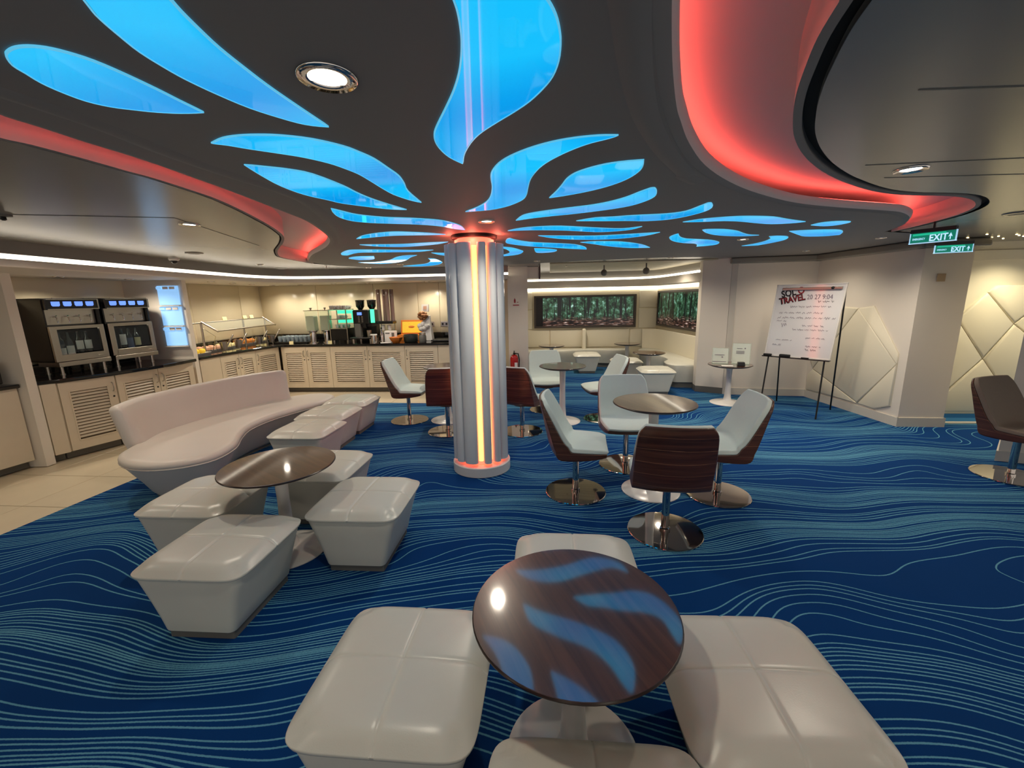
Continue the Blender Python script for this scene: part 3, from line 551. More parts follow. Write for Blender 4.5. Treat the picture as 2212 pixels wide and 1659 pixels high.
def island_edge(path, s):
    e = ribbon(path, [(s * 0.055, CEIL), (s * 0.03, CEIL + 0.003), (s * 0.014, CEIL + 0.010)]); struct(e.build('trim_island_edge', M['island'], smooth=60))
    e = ribbon(path, [(s * 0.014, CEIL + 0.010), (s * 0.004, CEIL + 0.024), (0, CEIL + 0.045), (0, CEIL + 0.055), (s * 0.09, CEIL + 0.056)])
    struct(e.build('trim_cove_edge', M['cove'], smooth=60))
    l = ribbon(path, [(s * 0.022, CEIL + 0.062), (s * 0.05, CEIL + 0.062)])
    return l
def outer_edge(path, s, lip=0.045):
    e = ribbon(path, [(0, DECK), (0, CEIL - 0.003)]); struct(e.build('trim_cove_fascia', M['cove'], smooth=40))
    e = ribbon(path, [(0, CEIL - 0.003), (s * lip, CEIL - 0.003), (s * lip, DECK)]); struct(e.build('trim_cove_lip', M['island'], smooth=40))
    g = ribbon(path, [(s * lip, CEIL + 0.03), (s * 0.13, CEIL + 0.03)])
    struct(g.build('trim_shadow_gap', M['gap'], smooth=0))  # black strip closes the slot; its unlit depth is put into the colour
led = island_edge(LI, -1); tag(led.build('cove_light_strip', M['redled'], smooth=0), 'red light strip hidden in the left ceiling cove above the sofa', 'light strip')
led = island_edge(RI, 1); tag(led.build('cove_light_strip', M['redled'], smooth=0), 'red light strip hidden in the wide right ceiling cove', 'light strip')
outer_edge(LO, 1, 0.022); outer_edge(RO, -1, 0.024)
for fp in (FOLD_LEFT, FOLD_RIGHT):
    e = ribbon(catmull(fp, False, 4), [(-0.04, CEIL), (-0.02, CEIL - 0.005), (0.0, CEIL - 0.008), (0.02, CEIL - 0.005), (0.04, CEIL)])
    struct(e.build('trim_ceiling_fold', M['island'], smooth=80))
# faint hatch joints in the outer ceiling
for a, b in (((-3.3, 2.3), (-1.95, 2.62)), ((-1.95, 2.62), (-2.2, 3.9)), ((1.05, 1.2), (2.6, 1.15)), ((1.45, 1.85), (2.5, 1.75)), ((1.7, 2.05), (3.6, 2.0)), ((2.6, 1.3), (4.0, 2.2))):
    a, b = Vector(a) * 1.08, Vector(b) * 1.08; e = MB(); d = b - a; e.box(((a[0] + b[0]) / 2, (a[1] + b[1]) / 2, CEIL - 0.0005), (d.length, 0.004, 0.003), math.atan2(d.y, d.x))
    e.build('joint_strip', M['plinth'], ceiling, smooth=0)
# soffit over the counters, with the white strip light along its lip
lip = catmull([(-4.12, -3), (-4.08, 1.0), (-4.04, 4.2), (-4.03, 6.0), (-3.98, 6.8), (-3.72, 7.28), (-3.2, 7.43), (-2.2, 7.46), (-0.03, 7.40)], False, 5)
back_ = [(-0.03, 8.12), (-1.1, 8.22), (-4.96, 8.60), (-6.0, -3)]
mb = MB(); mb.prism(lip + back_, SOFFIT, 1.995); struct(mb.build('ceiling_soffit', M['wall'], smooth=0, bevel=0.012, seg=3))
mb = ribbon(lip, [(0.10, 2.034), (0.015, 2.036), (0.015, CEIL)]); struct(mb.build('trim_reveal', M['ceiling'], smooth=40))
mb = ribbon(lip, [(0.05, 1.998), (0.045, 2.018), (0.05, 2.030), (0.08, 2.033)]); tag(mb.build('strip_light', M['strip'], smooth=40), 'long white strip light running above the buffet counters', 'light strip')
lip2 = catmull([(0.315, 9.66), (1.2, 9.60), (2.4, 9.50), (2.80, 9.36), (3.00, 9.05), (3.06, 8.4), (3.08, 7.3), (3.10, 6.99)], False, 5)
mb = MB(); mb.prism(lip2 + [(3.42, 6.99), (3.40, 9.86), (0.315, 10.12)], 1.81, 1.955); struct(mb.build('ceiling_soffit', M['wall'], smooth=0, bevel=0.01))
mb = ribbon(lip2, [(0.03, 1.958), (0.025, 1.978), (0.03, 1.992), (0.08, 2.0)]); tag(mb.build('strip_light', M['cool'], smooth=40), 'curved white strip light above the alcove soffit', 'light strip')
mb = ribbon(lip2, [(0.08, 1.955), (0.08, CEIL)]); struct(mb.build('trim_reveal', M['ceiling'], smooth=40))
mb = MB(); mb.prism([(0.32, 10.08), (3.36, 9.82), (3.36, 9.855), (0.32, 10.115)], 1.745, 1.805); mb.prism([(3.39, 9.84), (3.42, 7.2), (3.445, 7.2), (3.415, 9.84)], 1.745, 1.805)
tag(mb.build('lit_wall_band', M['cool'], smooth=0), 'warm white glowing band for the lit top of the alcove walls', 'light strip')  # glowing strip stands for wall lit by a lamp hidden in the cove
mb = MB(); mb.box((0.20, 7.78, 2.04), (0.62, 0.16, 0.19), RZ); struct(mb.build('trim_bulkhead', M['wall'], smooth=0))
mb = MB(); mb.box((0.53, 7.74, 2.03), (0.03, 0.17, 0.21), RZ); struct(mb.build('trim_bulkhead', M['black'], smooth=0))
for k in range(11):
    e = MB(); e.box((1.95 + 0.02 * k, 7.0 + 0.22 * k, CEIL - 0.008), (2.6, 0.20, 0.016), RZ); e.build('slat', M['slat'], ceiling, smooth=0, bevel=0.006)
mb = MB()
for a, b in (((3.45, 6.73), (4.56, 6.45)), ((4.56, 6.45), (4.575, 4.84)), ((4.575, 4.84), (5.12, 4.78))):
    d = Vector(b) - Vector(a); mb.box(((a[0] + b[0]) / 2, (a[1] + b[1]) / 2, 2.093), (d.length + 0.1, 0.16, 0.086), math.atan2(d.y, d.x))
struct(mb.build('trim_4', M['ceiling'], smooth=0, bevel=0.02, seg=3))

# ------------------------------------------------------------------ blue petals set in the ceiling
PLAB = ['rounded blue light petal at the ceiling\'s left edge, nearest the red cove', 'huge blue light petal cut by the photo\'s top edge, left of the big downlight', 'blue light petal with a hooked tip, below the big downlight',
 'slender pointed blue light petal beside the left red cove, under the hooked one', 'large vase-shaped blue light petal at the top centre', 'S-shaped blue light petal directly in front of the small column downlight',
 'short leaf-shaped blue light petal right of the S-shaped one', 'long sickle blue light petal with a blunt upper end, below the leaf-shaped one', 'long thin sickle blue light petal with a blunt end, further right than the other sickle',
 'long wavy blue light petal running into the column from the left', 'thin tapering blue light petal right of the column downlight, nearest the column', 'arched thin blue light petal left of the column, under the long wavy one',
 'thin straight blue light petal with two sharp ends, right of the column', 'thin blue light sliver left of the column with two sharp ends', 'blue light petal with a bulbed end touching the column\'s right side',
 'spindle-shaped blue light petal beyond the bulb-ended one', 'straight blue light petal with a curled left end, far left rim', 'small blunt blue light lozenge on the far left rim', 'small blue light sliver touching the column\'s left side',
 'hook-shaped blue light petal peeping out right of the column', 'small boat-shaped blue light petal right of the column at the far rim', 'thin S-shaped blue light petal on the far left rim', 'comma-shaped blue light petal on the far left rim beside the column',
 'bone-shaped blue light petal at the far right of the ceiling', 'fish-shaped blue light petal beside the small right downlight', 'long slim blue light petal under the wide red cove', 'short slim blue light petal nearest the right tip of the ceiling',
 'blunt boat-shaped blue light petal at the right tip of the ceiling', 'golf-club-shaped blue light petal right of the small right downlight']
for k, poly in enumerate(PETALS):
    out = catmull(poly, True, 3, corner=62)
    c = (sum(p[0] for p in out) / len(out), sum(p[1] for p in out) / len(out))
    loc = [(p[0] - c[0], p[1] - c[1]) for p in out]
    t = thing('petal_ceiling_light', PLAB[k], 'ceiling light', (c[0], c[1], CEIL - 0.004), 0, 'blue petals in the ceiling')
    e = MB(); e.prism(loc, 0.0, 0.012); e.build('glass_panel', M['petal'], t, smooth=0)
    e = MB(); n = len(loc)
    area = sum(loc[i][0] * loc[(i + 1) % n][1] - loc[(i + 1) % n][0] * loc[i][1] for i in range(n)); s_ = 1 if area > 0 else -1
    nb = []
    for i in range(n):
        d = (Vector(loc[(i + 1) % n]) - Vector(loc[i - 1])); d = d.normalized() if d.length else Vector((1, 0)); nb.append((loc[i][0] + d.y * s_ * 0.004, loc[i][1] - d.x * s_ * 0.004))
    e.rings([[(p[0], p[1], -0.001) for p in loc], [(p[0], p[1], -0.001) for p in nb], [(p[0], p[1], 0.012) for p in nb]], False, False)
    e.build('rim', M['rim'], t, smooth=0)
# ------------------------------------------------------------------ downlights and ceiling fittings
def downlight(x, y, z, label, power, r=0.065, bright=True, group='ceiling downlights', tilt=None):
    t = thing('ceiling_downlight', label, 'downlight', (x, y, z), 0, group)
    m_ = MB(); m_.lathe([(r * 0.60, 0.004), (r * 0.63, -0.003), (r * 0.95, -0.007), (r, -0.003), (r, 0.001)], n=32); m_.f = [f for f in m_.f if len(f) == 4]; m_.build('trim_ring', M['chrome'], t, smooth=60)
    m_ = MB(); m_.lathe([(r * 0.62, 0.0), (r * 0.4, -0.002), (0.0, -0.004)], n=24); m_.build('lens', M['lamp'] if bright else M['lampdim'], t, smooth=60)
    if power: spot('downlight_lamp', (0, 0, -0.03), power, parent=t, radius=r * 0.6)
    return t
downlight(-0.437, 1.167, CEIL, 'big bright chrome downlight left of the top centre petal', 40, 0.072)
downlight(-0.157, 3.175, CEIL, 'chrome downlight directly in front of the column', 55, 0.06)
downlight(2.375, 4.49, CEIL, 'small bright downlight among the petals at the right', 75, 0.055)
downlight(1.841, 2.08, CEIL, 'bright downlight in the grey ceiling inside the right red cove', 46, 0.065)
downlight(-2.185, 3.067, CEIL, 'chrome downlight in the beige ceiling left of the red cove', 50, 0.065)
for x, y, p, l in ((-3.52, 6.2, 42, 'small chrome downlight by the left red cove\'s far end'), (-2.3, 7.15, 26, 'small downlight near the strip light, left of the column'), (-1.66, 6.66, 34, 'small downlight under the far rim of the petals, left of the column'),
                   (2.36, 6.42, 36, 'small downlight before the alcove, right of the hanging globes'), (0.413, 6.58, 30, 'small downlight over the pale seat behind the column'), (2.5, 8.3, 14, 'small downlight deep in the alcove ceiling'),
                   (3.87, 4.60, 44, 'small downlight left of the exit signs'), (3.95, 5.85, 28, 'small downlight above the easel')):
    downlight(x, y, CEIL, l, p * 1.9, 0.05, False)
for x, y, p, l in ((-4.9, 4.75, 10, 'soffit downlight at the far left above the drinks cabinet'), (-4.75, 5.45, 9, 'soffit downlight above the right drinks cabinet'), (-4.42, 6.45, 7, 'first soffit downlight beyond the blue lit shelf'), (-4.45, 7.0, 7, 'second soffit downlight beyond the blue lit shelf'),
                   (-4.5, 7.6, 7, 'third soffit downlight beyond the blue lit shelf'), (-4.45, 8.15, 7, 'soffit downlight in the corner above the buffet'), (-3.9, 8.1, 8, 'soffit downlight above the water tanks'), (-3.25, 8.02, 8, 'soffit downlight above the cup rack'),
                   (-2.6, 7.95, 8, 'soffit downlight above the coffee machine'), (-1.5, 7.87, 10, 'soffit downlight nearest the column above the counter')):
    downlight(x, y, SOFFIT, l, p * 5.5, 0.05, False, 'soffit downlights')
# unseen lamps behind and beside the viewer, fill spots added without fittings over the room, and lamps of the bright hall beyond the pillars
for x, y, p in ((-2.2, 0.2, 26), (0.9, -0.6, 20), (2.9, 0.3, 34), (-0.4, -1.0, 16), (3.4, 2.4, 34), (-4.0, 2.3, 42), (-3.6, 3.6, 48), (-0.8, 5.2, 60), (1.4, 4.9, 70), (3.3, 5.0, 70)):
    spot('unseen_ceiling_spot', (x, y, CEIL - 0.03), p)
spot('hall_lamp', (5.75, 4.72, CEIL - 0.03), 95, (1, 0.88, 0.6), 130)
spot('hall_lamp', (6.8, 4.4, CEIL - 0.03), 60, (1, 0.88, 0.6), 130)
spot('alcove_lamp', (1.3, 8.9, CEIL - 0.03), 120); spot('alcove_lamp', (2.7, 7.6, CEIL - 0.03), 90)
def small_lathe(name, label, cat, loc, prof, m, group=None):
    e = MB(); e.lathe(prof, n=20); o = e.build(name, m, smooth=50, loc=loc); return tag(o, label, cat, group)
t = thing('dome_camera', 'white dome camera with a black lens on the left ceiling near the strip light', 'camera', (-3.92, 5.15, CEIL))
e = MB(); e.lathe([(0.055, 0), (0.055, -0.018), (0.04, -0.03)]); e.build('base', M['white'], t)
e = MB(); e.ball((0, 0, -0.03), 0.036, sz=1.0); e.build('lens_dome', M['black'], t)
t = thing('smoke_detector', 'dark sprinkler fitting at the far left edge of the ceiling', 'detector', (-2.96, 2.635, CEIL))
e = MB(); e.lathe([(0.04, 0), (0.04, -0.008), (0.012, -0.012)]); e.build('base', M['plinth'], t)
e = MB(); e.lathe([(0.012, -0.01), (0.014, -0.028), (0.006, -0.034)]); e.build('head', M['black'], t)
for x, y, l in ((-2.84, 6.8, 'small pendent sprinkler left of the column under the beige ceiling'), (0.95, 7.3, 'small pendent sprinkler in front of the alcove')):
    t = thing('sprinkler', l, 'sprinkler', (x, y, CEIL), 0, 'sprinklers')
    e = MB(); e.lathe([(0.03, 0), (0.03, -0.005), (0.008, -0.007), (0.008, -0.04)]); e.build('pipe', M['chrome'], t)
    e = MB(); e.lathe([(0.022, -0.038), (0.022, -0.042)]); e.build('deflector', M['chrome'], t)
for x, y, l in ((-3.62, 6.95, 'flat round ceiling speaker beyond the red cove, left'), (-3.35, 4.7, 'flat round ceiling speaker above the drinks cabinets'), (3.745, 3.28, 'dark round ceiling speaker at the photo\'s right edge')):
    t = thing('ceiling_speaker', l, 'speaker', (x, y, CEIL), 0, 'ceiling speakers')
    e = MB(); e.lathe([(0.085, 0), (0.08, -0.008), (0.07, -0.009)]); e.build('frame', M['ceiling'], t, smooth=50)
    e = MB(); e.lathe([(0.068, -0.0085), (0.0, -0.011)]); e.build('grille', M['plinth'], t, smooth=50)
for x, y, l in ((1.62, 7.5, 'left grey globe speaker hanging before the alcove'), (2.25, 7.2, 'right grey globe speaker hanging before the alcove')):
    t = thing('globe_speaker', l, 'speaker', (x, y, CEIL), 0, 'globe speakers')
    e = MB(); e.lathe([(0.03, 0), (0.03, -0.01), (0.012, -0.014), (0.012, -0.09)]); e.build('stem', M['plinth'], t)
    e = MB(); e.ball((0, 0, -0.14), 0.055); e.build('globe', M['plinth'], t, smooth=80)
for k, (x, y) in enumerate(((4.92, 4.74), (4.84, 4.48), (5.20, 4.76), (5.16, 4.66), (5.46, 4.88), (5.20, 4.53), (5.33, 4.62), (5.47, 4.70), (5.62, 4.58), (5.72, 4.80))):
    e = MB(); e.lathe([(0.009, 0), (0.008, -0.005), (0.0, -0.007)], n=10); tag(e.build('star_light', M['star'], smooth=60, loc=(x, y, CEIL)), 'pinpoint warm star light in the hall ceiling right of the exit signs', 'light', 'star lights in the hall ceiling')

# ------------------------------------------------------------------ fluted light column
t = thing('light_pillar', 'fluted white round pillar with glowing amber and red light slots', 'pillar', (-0.305, 3.87, 0))
e = MB(); e.lathe([(0.262, 0), (0.272, 0.006), (0.272, 0.088), (0.266, 0.094), (0.24, 0.096), (0.17, 0.098)], n=64); e.build('base_ring', M['white'], t, smooth=40)
e = MB(); e.lathe([(0.172, 0.09), (0.172, 2.10), (0.15, 2.10), (0.15, CEIL)], n=48); e.build('glowing_core', M['core'], t, smooth=40)
e = MB(); e.lathe([(0.195, 2.112), (0.20, 2.118), (0.20, CEIL + 0.002)], n=48); e.build('shadow_collar', M['gap'], t, smooth=40)  # black ring paints in the dark gap above the flutes
def flute(a0, a1, name='flute'):
    a0, a1 = math.radians(a0), math.radians(a1); n = 9; pr = []
    for k in range(n):
        s_ = k / (n - 1); a = a0 + (a1 - a0) * s_; w_ = abs(a1 - a0)
        pr.append((math.sin(a), -math.cos(a), 0.232 + 0.032 * (1 - (2 * s_ - 1) ** 2) ** 0.6))
    inner = [(math.sin(a0 + (a1 - a0) * k / 4), -math.cos(a0 + (a1 - a0) * k / 4), 0.205) for k in range(4, -1, -1)]
    poly = [(x * r, y * r) for x, y, r in pr + inner]
    f_ = MB(); f_.prism(poly, 0.128, 2.062); f_.build(name, M['flute'], t, smooth=50, bevel=0.004)
def slot_light(a, w=0.013):
    a = math.radians(a); f_ = MB(); f_.cyl((0.186 * math.sin(a), -0.186 * math.cos(a), 0.14), w, 1.90, 8); f_.build('light_tube', M['tube'], t, smooth=60)
OFF = 4.5   # the pillar's slots face slightly left of the viewer's line
FL = [(-36, -3.5), (9.5, 28), (35, 51.5), (55, 88), (-63, -36.6), (-88, -63.4), (130, 158), (166, 196), (236, 250)]
for a, b in FL: flute(a + OFF - 4.5, b + OFF - 4.5)
slot_light(3, 0.021)
for a in (31.5, 93, 134, 162, 202, 232): slot_light(a)
pl = bpy.data.lights.new('pillar_top_glow', 'POINT'); pl.energy = 1.2; pl.color = (1, 0.16, 0.1); pl.shadow_soft_size = 0.03
for a in (0, 72, 144, 216, 288):
    o = bpy.data.objects.new('pillar_top_glow', pl); COL.objects.link(o); o.parent = t; o.location = (0.215 * math.sin(math.radians(a)), -0.215 * math.cos(math.radians(a)), 2.085)

# ------------------------------------------------------------------ ottomans
def make_ottoman(label, x, y, rz, group, s=1.0):
    t = thing('ottoman', label, 'ottoman', (x, y, 0), rz, group)
    e = MB(); e.rings([rrect(0.168, 0.222, 0.01, 0), rrect(0.168, 0.222, 0.01, 0.05)]); e.build('plinth', M['plinth'], t, smooth=40)
    secs = [(0.045, 0.178), (0.05, 0.182), (0.12, 0.199), (0.2, 0.221), (0.28, 0.245), (0.335, 0.262), (0.348, 0.262), (0.352, 0.25)]
    e = MB(); e.rings([rrect(h, 0.236 + (h - 0.178) * 0.33, 0.03 + 0.02 * k / 7, z) for k, (z, h) in enumerate(secs)]); e.build('body', M['leather'], t, smooth=50)
    # cushion with its cross seam pressed in
    N = 28; H = 0.284; m_ = MB(); vs = []; fs = []
    def top(u, v):
        edge = max(0.0, (min(1.0, (abs(u) ** 8 + abs(v) ** 8) ** 0.125) - 0.74) / 0.26); drop = 0.038 * edge ** 2.3
        dome = 0.012 * (1 - u * u) * (1 - v * v); seam = 0.0045 * (math.exp(-(u / 0.017) ** 2) + math.exp(-(v / 0.017) ** 2))
        return 0.406 + dome - drop - seam
    g_ = sorted(set([-1 + 2 * i / N for i in range(N + 1)] + [-0.03, 0.03, -0.015, 0.015])); K = len(g_)
    for a in g_:
        for b in g_:
            # pull the corners in to round them
            pull = max(abs(a), abs(b), 1e-6) / max((abs(a) ** 8 + abs(b) ** 8) ** 0.125, 1e-6)
            vs.append((a * H * pull, b * H * pull, top(a, b)))
    for i in range(K - 1):
        for j in range(K - 1): fs.append((i * K + j, (i + 1) * K + j, (i + 1) * K + j + 1, i * K + j + 1))
    rim_ = [i * K for i in range(K)] + [(K - 1) * K + j for j in range(1, K)] + [i * K + K - 1 for i in range(K - 2, -1, -1)] + [j for j in range(K - 2, 0, -1)]
    base = len(vs); n = len(rim_)
    for zz, sc_ in ((0.366, 1.008), (0.352, 0.995), (0.347, 0.965)):
        for i in rim_: vs.append((vs[i][0] * sc_, vs[i][1] * sc_, zz))
    prev = rim_
    for k in range(3):
        cur = [base + k * n + i for i in range(n)]
        for i in range(n): fs.append((prev[i], prev[(i + 1) % n], cur[(i + 1) % n], cur[i]))
        prev = cur
    fs.append(tuple(prev))
    m_.add(vs, fs); m_.build('cushion', M['leather'], t, smooth=75)
    return t
otto = make_ottoman('cream leather ottoman at the front of the left table, nearest the camera there', -1.525, 2.015, -0.075, 'ottomans round the left low table')
def ottoman(label, x, y, rz, group):
    c = copy_tree(otto); c.location = (x, y, 0); c.rotation_euler = (0, 0, rz); return tag(c, label, 'ottoman', group)
G1 = 'ottomans round the left low table'; G2 = 'ottomans round the front table'; G3 = 'ottomans in a row beside the curved sofa'; G4 = 'ottomans in the alcove'
ottoman('cream leather ottoman right of the left table, facing the blue carpet', -0.945, 2.515, -0.075, G1)
ottoman('cream leather ottoman left of the left table, next to the sofa\'s rounded end', -2.02, 2.60, -0.07, G1)
ottoman('cream leather ottoman behind the left table, partly hidden by its top', -1.45, 3.075, -0.09, G1)
ottoman('cream leather ottoman left of the front table, cut by the bottom edge', -0.385, 1.225, -0.09, G2)
ottoman('cream leather ottoman right of the front table, with the table\'s shadow on it', 0.765, 1.150, -0.055, G2)
ottoman('cream leather ottoman behind the front table, only its far edge showing', 0.275, 1.745, -0.085, G2)
ottoman('cream leather ottoman at the bottom edge, in front of the front table', 0.183, 0.690, -0.08, G2)
ottoman('cream leather ottoman in the row by the sofa, nearest the camera and lit pink', -2.03, 4.04, -0.09, G3)
ottoman('cream leather ottoman in the middle of the row by the sofa', -2.07, 4.63, -0.09, G3)
ottoman('cream leather ottoman at the far end of the row by the sofa', -2.03, 5.22, -0.09, G3)
ottoman('cream ottoman in the alcove below the seat divider', 1.63, 9.12, -0.09, G4)
ottoman('cream ottoman in the alcove between the two right-hand tables', 2.22, 8.12, -0.09, G4)
ottoman('cream ottoman at the alcove mouth beside the bench end', 2.42, 7.02, -0.09, G4)

# ------------------------------------------------------------------ pedestal tables
def table(label, x, y, h, R, group, rz=0.0, base_r=0.235, cat='table'):
    t = thing('pedestal_table', label, cat, (x, y, 0), rz, group)
    e = MB(); e.lathe([(R - 0.045, h - 0.03), (R - 0.012, h - 0.016), (R, h - 0.009), (R, h - 0.005), (R - 0.003, h - 0.002)], n=72); e.build('edge_band', M['edge'], t, smooth=40)
    e = MB(); e.lathe([(R - 0.003, h - 0.003), (R - 0.004, h), (0, h)], n=72); e.build('top', M['table'], t, smooth=30)
    e = MB(); e.lathe([(0.085, 0.02), (0.06, 0.04), (0.048, 0.09), (0.040, 0.2), (0.036, h * 0.6), (0.040, h - 0.09), (0.055, h - 0.045), (0.075, h - 0.028)], n=28); e.build('stem', M['white'], t, smooth=60)
    e = MB(); e.lathe([(base_r, 0), (base_r, 0.006), (base_r - 0.012, 0.011), (0.16, 0.018), (0.11, 0.024), (0.08, 0.036), (0.06, 0.042)], n=48); e.build('base', M['white'], t, smooth=50)
    return t
GL, GH = 'low pedestal tables', 'cafe pedestal tables'
table('low round dark wood table at the bottom centre reflecting blue petals', 0.19, 1.215, 0.6, 0.335, GL, 0.35)
table('low round dark wood table ringed by four ottomans at the left', -1.49, 2.535, 0.6, 0.335, GL, 0.9)
table('round dark wood cafe table with four swivel chairs right of the column', 1.142, 3.30, 0.76, 0.325, GH, 0.3)
table('round dark wood cafe table behind the left of the four chairs', 0.655, 5.38, 0.74, 0.30, GH, 0.2)
table('round dark wood cafe table half hidden behind the column', -0.87, 5.55, 0.74, 0.30, GH, 0.2)
table('small round table in the alcove below the left of the big screen', 0.86, 9.0, 0.6, 0.275, 'alcove tables')
table('small round table in the alcove below the right of the big screen', 2.50, 9.1, 0.6, 0.275, 'alcove tables')
table('small round table in the alcove between the ottomans and the corner bench', 2.47, 7.55, 0.6, 0.285, 'alcove tables')
table('small round table by the right wall carrying two sign holders', 3.22, 6.16, 0.585, 0.30, 'low pedestal tables', 0, 0.24)

# ------------------------------------------------------------------ swivel chairs
def make_chair(label, fabric):
    t = thing('swivel_chair', label, 'chair', (0, 0, 0), 0, 'swivel chairs')
    # profiles (y forward, z) from the back's top round the bend to the seat's front
    outer = [(-.300, .828), (-.294, .775), (-.272, .68), (-.252, .58), (-.232, .48), (-.212, .415), (-.175, .37), (-.12, .35), (-.03, .345), (.08, .352), (.17, .363), (.235, .376)]
    mid = [(-.286, .830), (-.270, .775), (-.228, .68), (-.185, .58), (-.148, .50), (-.115, .462), (-.08, .438), (-.04, .420), (.03, .414), (.11, .411), (.18, .408), (.238, .404)]
    inner = [(-.260, .840), (-.234, .785), (-.190, .69), (-.150, .59), (-.118, .522), (-.092, .484), (-.06, .462), (-.01, .454), (.06, .450), (.13, .446), (.20, .440), (.252, .424)]
    hw = [.192, .226, .238, .243, .244, .245, .245, .245, .244, .240, .232, .215]
    def smooth(P, k=3): return [(p[0], p[1]) for p in catmull([(a, b, 0) for a, b in P], False, k)]
    O, Mi, I = smooth(outer), smooth(mid), smooth(inner); W = [p[0] for p in catmull([(a, 0, 0) for a in hw], False, 3)]
    n = len(O); X = [-1, -.94, -.85, -.7, -.5, -.25, 0, .25, .5, .7, .85, .94, 1]
    def pt(P, k, u, extra=0.0):
        wrap = max(0.0, 1 - max(0, k / n - 0.42) / 0.25) if k / n > 0.42 else 1.0      # the back curls forward at its sides
        lift = 1 - wrap
        return (u * (W[k] + extra), P[k][0] + (0.026 + 0.10 * min(k / n, 0.42)) * wrap * u * u, P[k][1] + 0.014 * lift * u * u + 0.004 * wrap)
    def solid(A, B, ea, eb, name, m_):
        vs = []; fs = []; q = len(X)
        for S, ex in ((A, ea), (B, eb)):
            for k in range(n):
                for u in X: vs.append(pt(S, k, u, ex))
        o_ = n * q
        for k in range(n - 1):
            for i in range(q - 1):
                fs.append((k * q + i, k * q + i + 1, (k + 1) * q + i + 1, (k + 1) * q + i)); fs.append((o_ + k * q + i, o_ + (k + 1) * q + i, o_ + (k + 1) * q + i + 1, o_ + k * q + i + 1))
        for k in range(n - 1):
            for i in (0, q - 1): fs.append((k * q + i, (k + 1) * q + i, o_ + (k + 1) * q + i, o_ + k * q + i))
        for i in range(q - 1):
            for k in (0, n - 1): fs.append((k * q + i, k * q + i + 1, o_ + k * q + i + 1, o_ + k * q + i))
        e = MB(); e.add(vs, fs); return e.build(name, m_, t, smooth=48, bevel=0.006 if name == 'shell' else 0.011, seg=3)
    solid(O, Mi, 0.0, 0.004, 'shell', M['shell'])
    solid(Mi, I, 0.0035, -0.006, 'upholstery', M[fabric])
    e = MB(); e.lathe([(0.10, 0.335), (0.10, 0.346), (0.04, 0.349)], n=24); e.build('seat_plate', M['black'], t)
    e = MB(); e.lathe([(0.026, 0.012), (0.026, 0.338)], n=20); e.lathe([(0.034, 0.012), (0.034, 0.03), (0.026, 0.035)], n=20); e.build('post', M['chrome'], t, smooth=40)
    e = MB(); e.lathe([(0.248, 0), (0.25, 0.002), (0.25, 0.007), (0.246, 0.011), (0.2, 0.0125), (0.0, 0.014)], n=64); e.build('base_disc', M['chrome'], t, smooth=40)
    return t
chair0 = make_chair('pale swivel chair left of the four-chair table, pink light on its wooden side', 'seatcloth')
def place(o, x, y, facing):          # FACING: plan direction the sitter looks in, degrees from +x
    o.location = (x, y, 0); o.rotation_euler = (0, 0, math.radians(facing - 90))
place(chair0, 0.515, 3.30, -9)
def chair(label, x, y, facing, src=chair0):
    c = copy_tree(src); place(c, x, y, facing); return tag(c, label, 'chair', 'swivel chairs')
chair('pale swivel chair behind the four-chair table, its front towards the camera', 1.08, 3.86, -92)
chair('pale swivel chair right of the four-chair table, facing left', 1.655, 3.20, 172)
chair('swivel chair with its striped dark wood back turned to the camera', 1.035, 2.665, 80)
chair('swivel chair right of the column, its red lit wooden back towards us', 0.115, 4.97, 58)
chair('pale swivel chair at the back cafe table, its front towards the camera', 0.50, 5.97, -86)
chair('swivel chair right of the back cafe table, mostly hidden by another chair', 1.20, 5.45, 186)
chair('pale swivel chair on the left by the counters, facing right', -1.40, 5.56, -4)
chair('swivel chair with a dark wood back, half hidden left of the column', -0.80, 5.03, 100)
taupe = make_chair('taupe swivel chair at the right edge of the photo, in shadow', 'taupe')
place(taupe, 4.30, 3.42, -76)
# ------------------------------------------------------------------ curved sofa
so = thing('curved_sofa', 'long curved white sofa with a low back, left of the ottoman row', 'sofa', (0, 0, 0))
seat = [(-3.36, 3.56), (-3.28, 3.33), (-3.08, 3.16), (-2.84, 3.09), (-2.60, 3.14), (-2.45, 3.30), (-2.46, 3.58), (-2.58, 3.86), (-2.66, 4.15), (-2.62, 4.50), (-2.48, 4.85), (-2.33, 5.15), (-2.34, 5.44), (-2.56, 5.58), (-2.84, 5.48), (-3.02, 5.25), (-3.20, 4.90), (-3.34, 4.5), (-3.41, 4.1), (-3.43, 3.8)]
S = catmull(seat, True, 4); cS = (-2.95, 4.2)
def inset(poly, d):
    n = len(poly); area = sum(poly[i][0] * poly[(i + 1) % n][1] - poly[(i + 1) % n][0] * poly[i][1] for i in range(n)); s_ = 1 if area > 0 else -1; r = []
    for i in range(n):
        t_ = Vector((poly[(i + 1) % n][0] - poly[i - 1][0], poly[(i + 1) % n][1] - poly[i - 1][1])).normalized(); r.append((poly[i][0] - t_.y * s_ * d, poly[i][1] + t_.x * s_ * d))
    return r
e = MB(); e.rings([[(p[0], p[1], z) for p in inset(S, d)] for z, d in ((0.03, 0.19), (0.06, 0.165), (0.15, 0.12), (0.26, 0.055), (0.335, 0.012), (0.345, 0.02))]); e.build('body', M['vinyl'], so, smooth=60)
e = MB(); e.rings([[(p[0], p[1], z) for p in inset(S, d)] for z, d in ((0.34, 0.02), (0.346, 0.004), (0.37, 0.0), (0.392, 0.012), (0.404, 0.04), (0.408, 0.08))]); e.build('seat', M['vinyl'], so, smooth=60)
